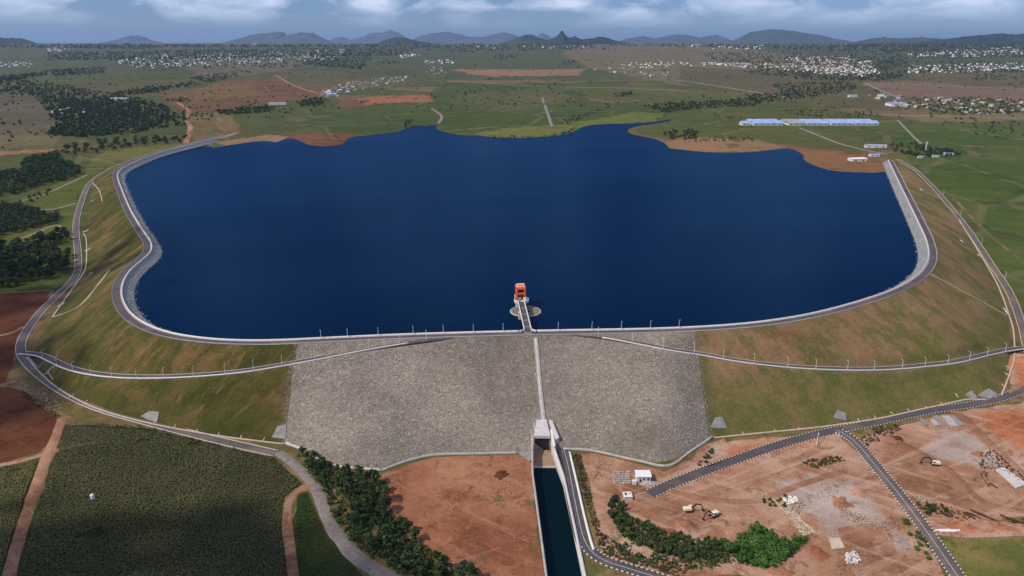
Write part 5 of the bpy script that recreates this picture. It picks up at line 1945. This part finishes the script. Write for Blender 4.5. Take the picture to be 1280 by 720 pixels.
# ------------------------------------------------------------------ mountains
def mountain(name, prof, dist, depth, col, label, seed, rugged=0.25, base_py=54.5):
    pr = np.array(prof, float)
    pr = np.vstack([[pr[0, 0] - 9, 57], pr, [pr[-1, 0] + 9, 57]])
    n = max(60, int((pr[-1, 0] - pr[0, 0]) * 1.3))
    px = np.linspace(pr[0, 0], pr[-1, 0], n)
    py = np.interp(px, pr[:, 0], pr[:, 1])
    py = py + 1.5 * (fbm(px / 5.0, px * 0 + seed, seed, 3) - 0.5) * np.clip((55 - py) / 6, 0, 1)
    x = (px - 640) / F * dist
    ztop = CAMZ + dist * np.tan(np.arctan((360 - py) / F) - PITCH)
    zb = 60.0 if dist > 15000 else 90.0
    m = 41
    yy = np.linspace(-1, 1, m)
    prof2 = np.maximum(0, 1 - np.abs(yy)) ** 1.15
    wid = pr[-1, 0] - pr[0, 0]
    V = np.zeros((n, m, 3))
    V[..., 0] = x[:, None]
    V[..., 1] = dist + yy[None] * depth
    nz = fbm(V[..., 0] / (depth * .22), V[..., 1] / (depth * .3), seed, 4) - 0.5
    rid = 1 - np.abs(fbm(V[..., 0] / (depth * .3), V[..., 1] / (depth * .8), seed + 9, 3) - .5) * 2
    hh = np.maximum(ztop - zb, 2)[:, None]
    V[..., 2] = zb + hh * prof2[None] * (1 + rugged * nz * 2 * np.minimum(1, np.abs(yy) * 4)[None]) * (1 - 0.35 * (1 - rid) * np.minimum(1, np.abs(yy) * 3)[None])
    V[..., 2] -= 12 * (np.abs(yy) > .97)[None]
    c = NM(name + '_rock', 0.95, 0.05)
    k = c.noise(0.0022, 7, 0.65)
    d_, u_ = tuple(v * .6 for v in col[:3]) + (1,), tuple(v * 1.4 for v in col[:3]) + (1,)
    c.color(c.ramp(k, [(0.32, d_), (0.7, u_)]))
    o = mesh_np(name, V.reshape(-1, 3), grid_faces(n, m), c.m, None, True)
    props(o, label, kind='structure')


GRN, DK, RK = (0.05, 0.06, 0.03), (0.03, 0.036, 0.022), (0.07, 0.065, 0.05)
mountain('hill', [(-60, 50), (5, 47.6), (30, 47), (60, 47.8), (72, 52)], 14500, 900, DK, 'low dark wooded hill on the horizon at the far left', 1)
mountain('mountain', [(160, 54), (172, 49.5), (180, 46.5), (186, 46), (190, 44), (194, 45), (199, 43.6), (203, 45.5), (210, 49), (222, 54)], 36000, 2600, RK, 'small jagged blue mountain, leftmost on the horizon', 2)
mountain('mountain', [(305, 54), (318, 49), (330, 43.5), (345, 41.5), (355, 41), (362, 39.8), (371, 40), (374, 44), (382, 42), (390, 40.3), (405, 41), (412, 45), (425, 52)], 33000, 3600, RK, 'flat topped blue table mountain in two blocks left of centre', 3)
mountain('mountain', [(418, 53), (432, 47), (440, 46), (450, 50), (466, 45), (476, 41), (486, 40.5), (497, 37.5), (506, 41), (515, 47), (530, 52)], 44000, 3800, RK, 'faint pointed blue mountain behind the dark hill', 4)
mountain('hill', [(478, 55), (490, 50), (503, 46.8), (514, 47), (524, 50.5), (545, 54)], 15500, 900, DK, 'low dark hill in front of the faint blue mountain', 5)
mountain('mountain', [(515, 52), (535, 44), (548, 41), (565, 39.5), (575, 42), (590, 46), (605, 46), (618, 42.5), (630, 40.2), (640, 43), (652, 48), (665, 52)], 40000, 3800, RK, 'faint blue double humped mountain in the middle of the horizon', 6)
mountain('hill', [(624, 55), (640, 49), (652, 44.5), (660, 42.6), (668, 45.5), (676, 48.5), (690, 52)], 16500, 1000, GRN, 'dark green hill left of the rocky peak', 7)
mountain('rocky_peak', [(670, 54), (685, 49), (692, 46), (696, 42), (698, 38.6), (700, 38.8), (703, 43.5), (708, 47), (712, 46.2), (715, 43.8), (717, 46.5), (722, 49), (735, 48), (742, 45.5), (750, 46.5), (760, 50), (778, 54)], 15500, 800, DK, 'sharp dark rock spire rising from a ridge near the centre of the horizon', 8, 0.2)
mountain('mountain', [(660, 53), (668, 46), (676, 41), (684, 45), (694, 52)], 46000, 2600, RK, 'faint pale blue cone behind the rocky peak', 18)
mountain('mountain', [(762, 53), (778, 47.5), (795, 45), (808, 48), (822, 45), (836, 42.6), (850, 44), (862, 47), (872, 45), (882, 43.2), (888, 46), (905, 52)], 34000, 3400, RK, 'low blue mountain chain right of the rocky peak', 9)
mountain('mountain', [(900, 53), (910, 46), (922, 40), (935, 37.5), (948, 36.2), (962, 37.5), (975, 39), (990, 42), (1005, 44), (1022, 48), (1042, 53)], 30000, 3600, GRN, 'broad blue mountain, tallest on the right of the horizon', 10)
mountain('hill', [(1040, 54), (1060, 49), (1078, 46.6), (1100, 48), (1125, 46.4), (1145, 48), (1170, 52)], 19000, 1800, GRN, 'low brownish hill between broad mountain and right ridge', 11)
mountain('ridge', [(1110, 55), (1150, 49), (1180, 45), (1205, 43), (1218, 42), (1235, 43), (1256, 41), (1275, 42.5), (1320, 42), (1400, 46), (1450, 54)], 14800, 1500, DK, 'dark wooded ridge at the right end of the horizon', 12)
mountain('ridge', [(-400, 54), (-300, 50), (-200, 49), (-80, 51), (-30, 54)], 18000, 1800, GRN, 'green ridge beyond the left edge', 13)

# ------------------------------------------------------------------ things in the construction yard
def gz(px, py, z=0.1):
    return on_z(px, py, z)


hp = gz(803, 603)
h_ = empty('pump_house', (hp[0], hp[1], 0.1), 0.0)
props(h_, 'small white flat roofed pump house at the end of the yard road', 'house')
MB().box((0.6, 3.0, 1.8), (8.2, 6.0, 3.8)).build('wall', M['white_wall'], h_)
MB().box((0.8, 3.2, 3.85), (9.0, 7.2, 0.35)).build('roof', M['white_paint'], h_, 0.04)
MB().box((-5.0, -1.6, 1.2), (2.2, 2.0, 2.4)).build('annexe', M['white_wall'], h_)
MB().box((-1.2, -0.06, 1.1), (1.2, 0.12, 2.1)).build('door', M['dark_steel'], h_)
for sx in (1.0, 3.4):
    f_ = MB().box((sx, -0.07, 2.1), (1.4, 0.14, 1.1)).build('window', M['glass_dark'], h_)
    MB().box((sx, -0.15, 1.5), (1.6, 0.2, 0.1)).build('sill', M['concrete'], f_)
for sx, sy in ((-2.6, -1.6), (1.4, -1.8), (4.2, -1.8)):
    MB().box((sx, sy, 1.6), (0.3, 0.3, 3.2)).build('porch_post', M['white_paint'], h_)
MB().box((2.4, -1.0, 0.12), (9.0, 3.4, 0.25)).build('step', M['concrete'], h_)

cp = gz(785, 624)
c_ = empty('valve_chamber', (cp[0], cp[1], 0.1), 0.05)
props(c_, 'pale concrete valve chamber with a dark open hatch below the pump house', 'chamber')
MB().box((0, 1.6, 0.9), (4.6, 4.8, 2.0)).build('wall', M['concrete_pale'], c_, 0.05)
MB().box((0, 1.6, 2.02), (4.9, 5.1, 0.24)).build('roof_slab', M['white_wall'], c_, 0.04)
MB().box((-1.0, 1.9, 2.17), (1.1, 2.4, 0.08)).build('hatch', M['dark_steel'], c_)
MB().box((1.1, 2.2, 2.25), (1.0, 1.0, 0.3)).build('vent', M['concrete'], c_)

blk0 = MB().box((0, 0, 0.45), (1.5, 0.8, 0.9), taper=0.9).build('concrete_block', M['concrete'], None, 0.05)
first_block = True
for r_ in range(6):
    cnt = 0
    for k in range(9):
        if random.random() < 0.12:
            continue
        o = blk0 if first_block else blk0.copy()
        if not first_block:
            COL.objects.link(o)
        first_block = False
        o.location = gz(767 + k * 2.35 + r_ * .15 + random.uniform(-.3, .3), 591 + r_ * 2.7)
        o.rotation_euler = (0, 0, random.uniform(-.25, .25) + (1.57 if random.random() < .3 else 0))
        props(o, 'grey concrete block, %s from left in %s row from the back beside the pump house' % (ORD[cnt], ORD[r_]), 'block', 'concrete blocks left of the pump house')
        cnt += 1


def excavator_proto():
    r = empty('excavator')
    for s in (-1, 1):
        m = MB()
        m.prism([(-2.1, s * 1.25 - .3), (2.1, s * 1.25 - .3), (2.1, s * 1.25 + .3), (-2.1, s * 1.25 + .3)], 0.0, 0.9)
        t = m.build('track', M['rubber'], r, 0.18)
        for k in range(5):
            MB().tube([(-1.6 + k * .8, s * 1.58, .4), (-1.6 + k * .8, s * 1.52, .4)], .26, 8).build('roller', M['dark_steel'], t)
    MB().box((0, 0, .75), (2.2, 2.0, .5)).build('undercarriage', M['dark_steel'], r, .05)
    MB().prism([(-2.5, -1.35), (1.3, -1.35), (1.3, 1.35), (-2.5, 1.35)], 1.05, 2.3).build('body', M['yellow_paint'], r, .12)
    MB().prism([(-3.0, -1.3), (-2.45, -1.38), (-2.45, 1.38), (-3.0, 1.3)], 1.1, 2.1).build('counterweight', M['white_wall'], r, .1)
    cab = MB().prism([(0.1, .35), (1.6, .35), (1.6, 1.38), (0.1, 1.38)], 1.2, 3.0).build('cab', M['white_paint'], r, .08)
    MB().box((1.63, .86, 2.35), (.06, .8, 1.0)).build('window', M['glass_dark'], cab)
    MB().box((.85, 1.40, 2.35), (1.1, .06, .9)).build('window', M['glass_dark'], cab)
    MB().bar((1.0, -.3, 1.7), (3.6, -.3, 4.6), .5, .62).bar((3.5, -.3, 4.5), (6.2, -.3, 4.0), .45, .52).build('boom', M['dark_steel'], r, .03)
    MB().bar((6.1, -.3, 4.2), (7.3, -.3, 1.3), .38, .46).build('stick', M['dark_steel'], r, .03)
    MB().bar((1.7, -.3, 1.5), (3.6, -.3, 3.9), .2).build('hydraulic_ram', M['steel'], r)
    MB().prism([(6.7, -.9), (7.7, -.9), (7.4, .3), (6.9, .3)], 0.25, 1.3).build('bucket', M['dark_steel'], r, .08)
    return r


EX = excavator_proto()
for i, (x, y, a, lab) in enumerate(((861, 639, 0.05, 'pale excavator reaching right, left one of the pair in the red yard'), (892, 645, -2.55, 'pale excavator reaching down left, right one of the pair in the red yard'),
                                    (1168, 581, 2.98, 'lone pale excavator with its dark arm bent to the left on the right yard'))):
    o = EX if i == 0 else copy_tree(EX)
    o.location = gz(x, y, 0.12)
    o.rotation_euler = (0, 0, a)
    o.scale = (1.05, 1.05, 1.05)
    props(o, lab, 'excavator', 'excavators on the red soil')

# old foundations, slabs and heaps
def slab(pts, h, mat, label, name='concrete_slab', cat='slab', group=None):
    W = [gz(x, y)[:2] for x, y in pts]
    a = sum(W[i][0] * W[(i + 1) % len(W)][1] - W[(i + 1) % len(W)][0] * W[i][1] for i in range(len(W)))
    if a < 0:
        W = W[::-1]
    o = MB().prism(W, -0.4, h + 0.1).build(name, mat, None, 0.06)
    return props(o, label, cat, group)


for pts, lab in (([(1149, 524), (1153, 524), (1160, 532), (1155, 533)], 'narrow concrete strip, leftmost of the row by the right yard road'), ([(1162, 526), (1167, 525), (1174, 532), (1169, 533)], 'short bright concrete strip, second in the row by the right yard road'),
                 ([(1165, 521), (1172, 520), (1185, 532), (1177, 533)], 'grey concrete strip in the middle of the row by the right yard road'), ([(1175, 519), (1184, 518), (1198, 533), (1189, 534)], 'wide pale concrete strip, fourth in the row by the right yard road'),
                 ([(1186, 520), (1192, 520), (1206, 532), (1200, 533)], 'dull concrete strip, rightmost of the row by the right yard road')):
    slab(pts, 0.7, M['concrete'] if 'pale' in lab or 'bright' in lab else M['concrete_grey'], lab, group='concrete strips by the right yard road')
slab([(1244, 588), (1254, 585), (1284, 606), (1270, 611)], 0.8, M['concrete_pale'], 'long pale concrete slab at the right edge of the yard')
slab([(1116, 589), (1138, 589), (1150, 606), (1132, 609)], 0.15, M['soil_grey'], 'worn pale foundation slab left of the lone excavator')
slab([(1047, 661), (1086, 655), (1112, 663), (1120, 694), (1092, 696), (1058, 694)], 0.5, M['soil_grey'], 'large dusty foundation platform at the bottom of the yard', 'foundation')
slab([(1036, 674), (1050, 674), (1056, 686), (1040, 688)], 0.9, M['concrete_cream'], 'small square foundation block left of the large platform', 'foundation')
slab([(1122, 672), (1128, 671), (1138, 686), (1133, 688)], 0.5, M['concrete_grey'], 'narrow foundation strip right of the large platform', 'foundation')
slab([(976, 634), (988, 632), (1004, 652), (1020, 664), (1004, 671), (992, 655)], 0.25, M['concrete_cream'], 'pale stony ramp of broken concrete beside the shrubs', 'stony_ramp', 'ramp')


def rubble(pts, n, lo, hi, mat, label, seed, name='rubble'):
    r = np.random.default_rng(seed)
    q = spread(pxpoly(pts), 1.1, .5, seed)
    q = q[r.permutation(len(q))[:n]]
    P = np.column_stack([q, np.full(len(q), 0.25)])
    P[:, 2] += r.uniform(0, .5, len(q)) + np.maximum(H(q[:, 0], q[:, 1]), 0)
    o = merged(name, sv, sf, P, r.uniform(lo, hi, len(q)), mat, None, .4)
    props(o, label)


rubble([(976, 634), (1000, 622), (1006, 630), (994, 648), (1020, 662), (1004, 672), (990, 656)], 160, .3, .9, M['rubble'], 'pale broken stones heaped on the stony ramp', 1)
rubble([(1056, 692), (1070, 690), (1076, 700), (1070, 708), (1056, 706)], 90, .5, 1.3, M['concrete_pale'], 'heap of broken white concrete below the large platform', 2)
rubble([(1048, 636), (1066, 640), (1100, 655), (1120, 662), (1116, 668), (1080, 658), (1050, 648)], 120, .25, .8, M['rubble'], 'scattered rubble along the top of the large platform', 3)
rubble([(1142, 620), (1168, 624), (1168, 631), (1146, 628)], 60, .35, .9, M['rubble'], 'pale rubble beside the branch road shrubs', 4)
rubble([(978, 624), (996, 620), (998, 628), (984, 632)], 60, .5, 1.2, M['white_wall'], 'heap of white stones above the stony ramp', 5)
rubble([(26, 478), (60, 494), (80, 508), (78, 514), (50, 500), (22, 484)], 140, .25, .8, M['rubble'], 'loose stones along the outer edge of the toe road bend', 6)
rubble([(1238, 560), (1262, 580), (1284, 600), (1278, 606), (1250, 586), (1232, 588), (1236, 610), (1228, 606), (1222, 582)], 150, .3, .9, M['timber'], 'dark spoil along the right slab', 7)
for i, (x, y, a, L) in enumerate(((1178, 662.5, 0.05, 7.5), (1185, 664, -0.03, 8.0), (1191, 663, 0.02, 7.0))):
    p = gz(x, y, 0.5)
    o = MB().tube([(-L / 2, 0, 0), (L / 2, 0, 0)], 0.55, 12).build('pipe', M['white_paint'])
    o.location = p
    o.rotation_euler = (0, 0, a)
    props(o, ('white pipe lying on the orange dirt, left end of the row', 'white pipe lying on the orange dirt, middle of the row', 'white pipe lying on the orange dirt, right end of the row')[i], 'pipe', 'white pipes on the orange dirt')
for i, (x, y, a, L) in enumerate(((1212, 645, -0.9, 6), (1217, 644, -0.85, 7), (1223, 641, -0.8, 8), (1228, 644, -0.85, 9), (1233, 646, -0.7, 8), (1259, 647, -0.9, 7), (1271, 651, -0.8, 6), (1242, 607, -1.3, 5))):
    p = gz(x, y, 0.45)
    o = MB().tube([(-L / 2, 0, 0), (0, .1, .05), (L / 2, 0, 0)], [.42, .38, .3], 9).build('log', M['timber'])
    o.location = p
    o.rotation_euler = (0, 0, a)
    props(o, 'dark felled log, %s from the left along the right yard bank' % ORD[i] if i < 7 else 'single dark log upright on the orange yard right of the excavator', 'log', 'felled logs on the right yard')
# barrier across the yard road
b0, b1 = gz(1023, 543.5, 0.2), gz(1020.5, 557, 0.2)
ba = empty('barrier_gate', b0)
props(ba, 'white swing barrier across the yard road near the junction', 'barrier')
d_ = b1 - b0
MB().box((0, 0, .6), (.4, .4, 1.4)).build('post', M['white_paint'], ba)
MB().box((d_[0], d_[1], .6), (.4, .4, 1.4)).build('post', M['white_paint'], ba)
MB().bar((0, 0, 1.15), (d_[0], d_[1], 1.15), .22).build('boom_pole', M['white_paint'], ba)
p = at(116, 624)
wt = empty('water_tank', p)
props(wt, 'tiny white water tank standing in the sugar cane', 'tank')
MB().lathe([(0.0, 0.2), (1.0, 0.2), (1.0, 2.6), (0.7, 3.0), (0.0, 3.1)], 14).build('tank', M['white_paint'], wt)
MB().box((0, 0, .3), (2.2, 2.2, .6)).build('plinth', M['concrete_grey'], wt)

# dark trees beside the fields: small stand of bushes by the toe wall are planted above

# ------------------------------------------------------------------ low undergrowth knitting the thickets together
def undergrowth(polys, sp, lo, hi, mat, label, seed, thr=0.36):
    q = np.vstack([spread(pxpoly(p), sp, 0.5, seed + i) for i, p in enumerate(polys)])
    d = fbm(q[:, 0] / 9, q[:, 1] / 9, seed, 3)
    q, d = q[d > thr], d[d > thr]
    Q, Fq = crown_mesh('u', seed, 1.0, 0.7, 6, 5, 0.24, None)
    Q[:, 2] += 0.45
    o = merged('undergrowth', Q, Fq, np.column_stack([q, np.maximum(H(q[:, 0], q[:, 1]), 0)]), RNG.uniform(lo, hi, len(q)) * (0.5 + d), mat, None, 0.1)
    props(o, label)


undergrowth([GROVES[5][1], GROVES[6][1], [(380, 570), (400, 590), (396, 606), (416, 640), (446, 676), (484, 702), (560, 726), (470, 730), (432, 690), (408, 642), (394, 612)]], 2.6, 1.2, 2.4, M['leaf_mid'],
            'tangled green undergrowth filling the tree belt beside the gravel track', 301, 0.30)
undergrowth([SHR[1][1], [(740, 690), (800, 705), (870, 712), (925, 708), (905, 690), (850, 690), (800, 676)]], 2.4, 1.0, 2.0, M['leaf_mid'], 'tangled olive undergrowth of the thicket below the pump house', 311, 0.34)
undergrowth([SHR[0][1]], 1.9, 1.0, 1.9, M['leaf_bright'], 'bright green undergrowth of the dense clump', 321, 0.2)
undergrowth([SHR[2][1], [(716, 570), (726, 570), (744, 640), (752, 668), (742, 660), (730, 625)], [(752, 692), (790, 700), (860, 712), (850, 722), (790, 714)]], 1.9, 0.5, 1.2, M['leaf_dry'], 'dry weedy cover along the boundary wall and lane', 331, 0.34)
undergrowth([SHR[7][1], SHR[6][1], [(1074, 556), (1100, 590), (1130, 628), (1148, 640), (1140, 645), (1112, 612), (1084, 574)], [(1140, 634), (1200, 640), (1300, 652), (1300, 658), (1190, 648)], [(1082, 536), (1124, 528), (1124, 534), (1086, 545)]], 1.8, 0.4, 1.1, M['leaf_dry'],
            'dry weedy cover along the yard ditches', 341, 0.42)
undergrowth([[(80, 526), (190, 536), (340, 570), (372, 600), (366, 606), (330, 576), (190, 544), (90, 536)], [(26, 488), (70, 515), (76, 524), (60, 520), (30, 496)]], 1.7, 0.4, 1.0, M['leaf_mid'], 'weedy green edge between toe road and cane field', 351, 0.40)


def heap(px, py, r, h, mat, label, seed):
    c = at(px, py)
    n = 22
    g_ = np.linspace(-1, 1, n)
    X, Y = np.meshgrid(g_, g_, indexing='ij')
    d = np.hypot(X, Y) + 1.3 * (fbm(X * 1.6 + seed * 7, Y * 1.6, seed + 60, 4) - 0.42)
    Z = np.clip(0.85 - d, 0, 1) * (0.5 + fbm(X * 2.6 + seed * 7, Y * 2.6, seed, 4)) * h * 1.3 - 0.10
    Z = np.where(np.hypot(X, Y) > 0.95, -0.3, Z)
    V = np.stack([X * r, Y * r * 0.8, Z], -1).reshape(-1, 3)
    o = mesh_np('soil_heap', V, grid_faces(n, n), mat, None, True)
    o.location = (c[0], c[1], c[2])
    o.rotation_euler = (0, 0, seed * 1.3)
    props(o, label, 'heap', 'spoil heaps of the works')


for i, (px, py, r, h, m, lab) in enumerate(((858, 660, 13, 2.6, 'soil_orange', 'long orange spoil heap between the pair of excavators and the thicket'), (838, 668, 8, 1.8, 'soil_red', 'dark spoil heap at the upper edge of the thicket'),
                                           (905, 655, 9, 2.2, 'soil_orange', 'orange spoil heap above the bright green clump'), (1022, 690, 9, 2.0, 'soil_red', 'dark red heap left of the broken white concrete'),
                                           (975, 712, 8, 2.0, 'soil_red', 'red heap at the bottom edge below the bright green clump'), (1050, 625, 10, 1.8, 'soil_red', 'low dark heap above the large platform'),
                                           (1075, 615, 9, 1.6, 'soil_orange', 'low orange heap left of the branch road'), (627, 592, 8, 0.7, 'soil_plough', 'dark red patch of fresh soil on the bare earth left of the canal'),
                                           (1122, 548, 6, 0.9, 'soil_plough', 'small dark heap near the road junction'), (1222, 568, 7, 1.4, 'soil_red', 'red bank above the right hand slab'))):
    heap(px, py, r, h, M[m], lab, i + 1)

# ------------------------------------------------------------------ haze
hm = bpy.data.materials.new('haze')
hm.use_nodes = True
hn, hl = hm.node_tree.nodes, hm.node_tree.links
hn.clear()
ho = hn.new("ShaderNodeOutputMaterial")
hv_ = hn.new("ShaderNodeVolumePrincipled")
hv_.inputs["Color"].default_value = (0.44, 0.66, 1.0, 1)
hv_.inputs["Density"].default_value = 2.0e-5
hv_.inputs["Anisotropy"].default_value = 0.2
hl.new(hv_.outputs[0], ho.inputs["Volume"])
hz_top = max(CAMZ, max(max((o.matrix_world @ Vector(c)).z for c in o.bound_box) for o in SC.objects if o.type == 'MESH' and o.parent is None)) + 15
hz_bot = min(min((o.matrix_world @ Vector(c)).z for c in o.bound_box) for o in SC.objects if o.type == 'MESH') - 1.0
print('haze', hz_bot, hz_top)
hb = MB().box((0, 35000, (hz_top + hz_bot) / 2), (290000, 80000, hz_top - hz_bot))
hazeo = hb.build('haze', hm)
props(hazeo, 'thin blue haze over the far plain', kind='stuff')

# ------------------------------------------------------------------ clouds added out of view, above the haze, to shade the left of the dam
n = NM('cloud_white', 1.0, 0.0)
n.color((0.85, 0.86, 0.9, 1))
sh = Vector((to_sun.x / to_sun.z, to_sun.y / to_sun.z))


def cloud(cx, cy, rx, ry, cnt, zc, seed, label):
    """puffs gathered in a flat based heap; cx, cy = where its shade falls"""
    r = np.random.default_rng(seed)
    ox, oy = cx + sh.x * zc, cy + sh.y * zc
    q = r.normal(0, 0.42, (cnt * 3, 2))
    lump = fbm(q[:, 0] * 2.2 + seed, q[:, 1] * 2.2, seed, 3)
    q = q[lump > 0.40][:cnt]
    hgt = np.abs(r.normal(0, 1, len(q))) * np.exp(-(q ** 2).sum(1) * 2.5) * 60
    P = np.column_stack([ox + q[:, 0] * rx, oy + q[:, 1] * ry, zc + hgt])
    o = merged('cloud', sv, sf, P, r.uniform(5, 12, len(q)), n.m, None, 0.4)
    o['kind'] = 'structure'
    o['label'] = label


cloud(-215, 268, 190, 70, 330, 1500, 1, 'loose cloud added out of view to shade the bottom left cane field')
cloud(-395, 455, 90, 110, 210, 1500, 3, 'small loose cloud added out of view to shade the red ploughed fields')
cloud(-520, 680, 200, 200, 420, 1500, 2, 'loose cloud added out of view to shade the left groves')

print('tris', sum(len(o.data.polygons) for o in SC.objects if o.type == 'MESH' and o.get('kind')), 'ntree', ntree, 'wood', len(WOOD))
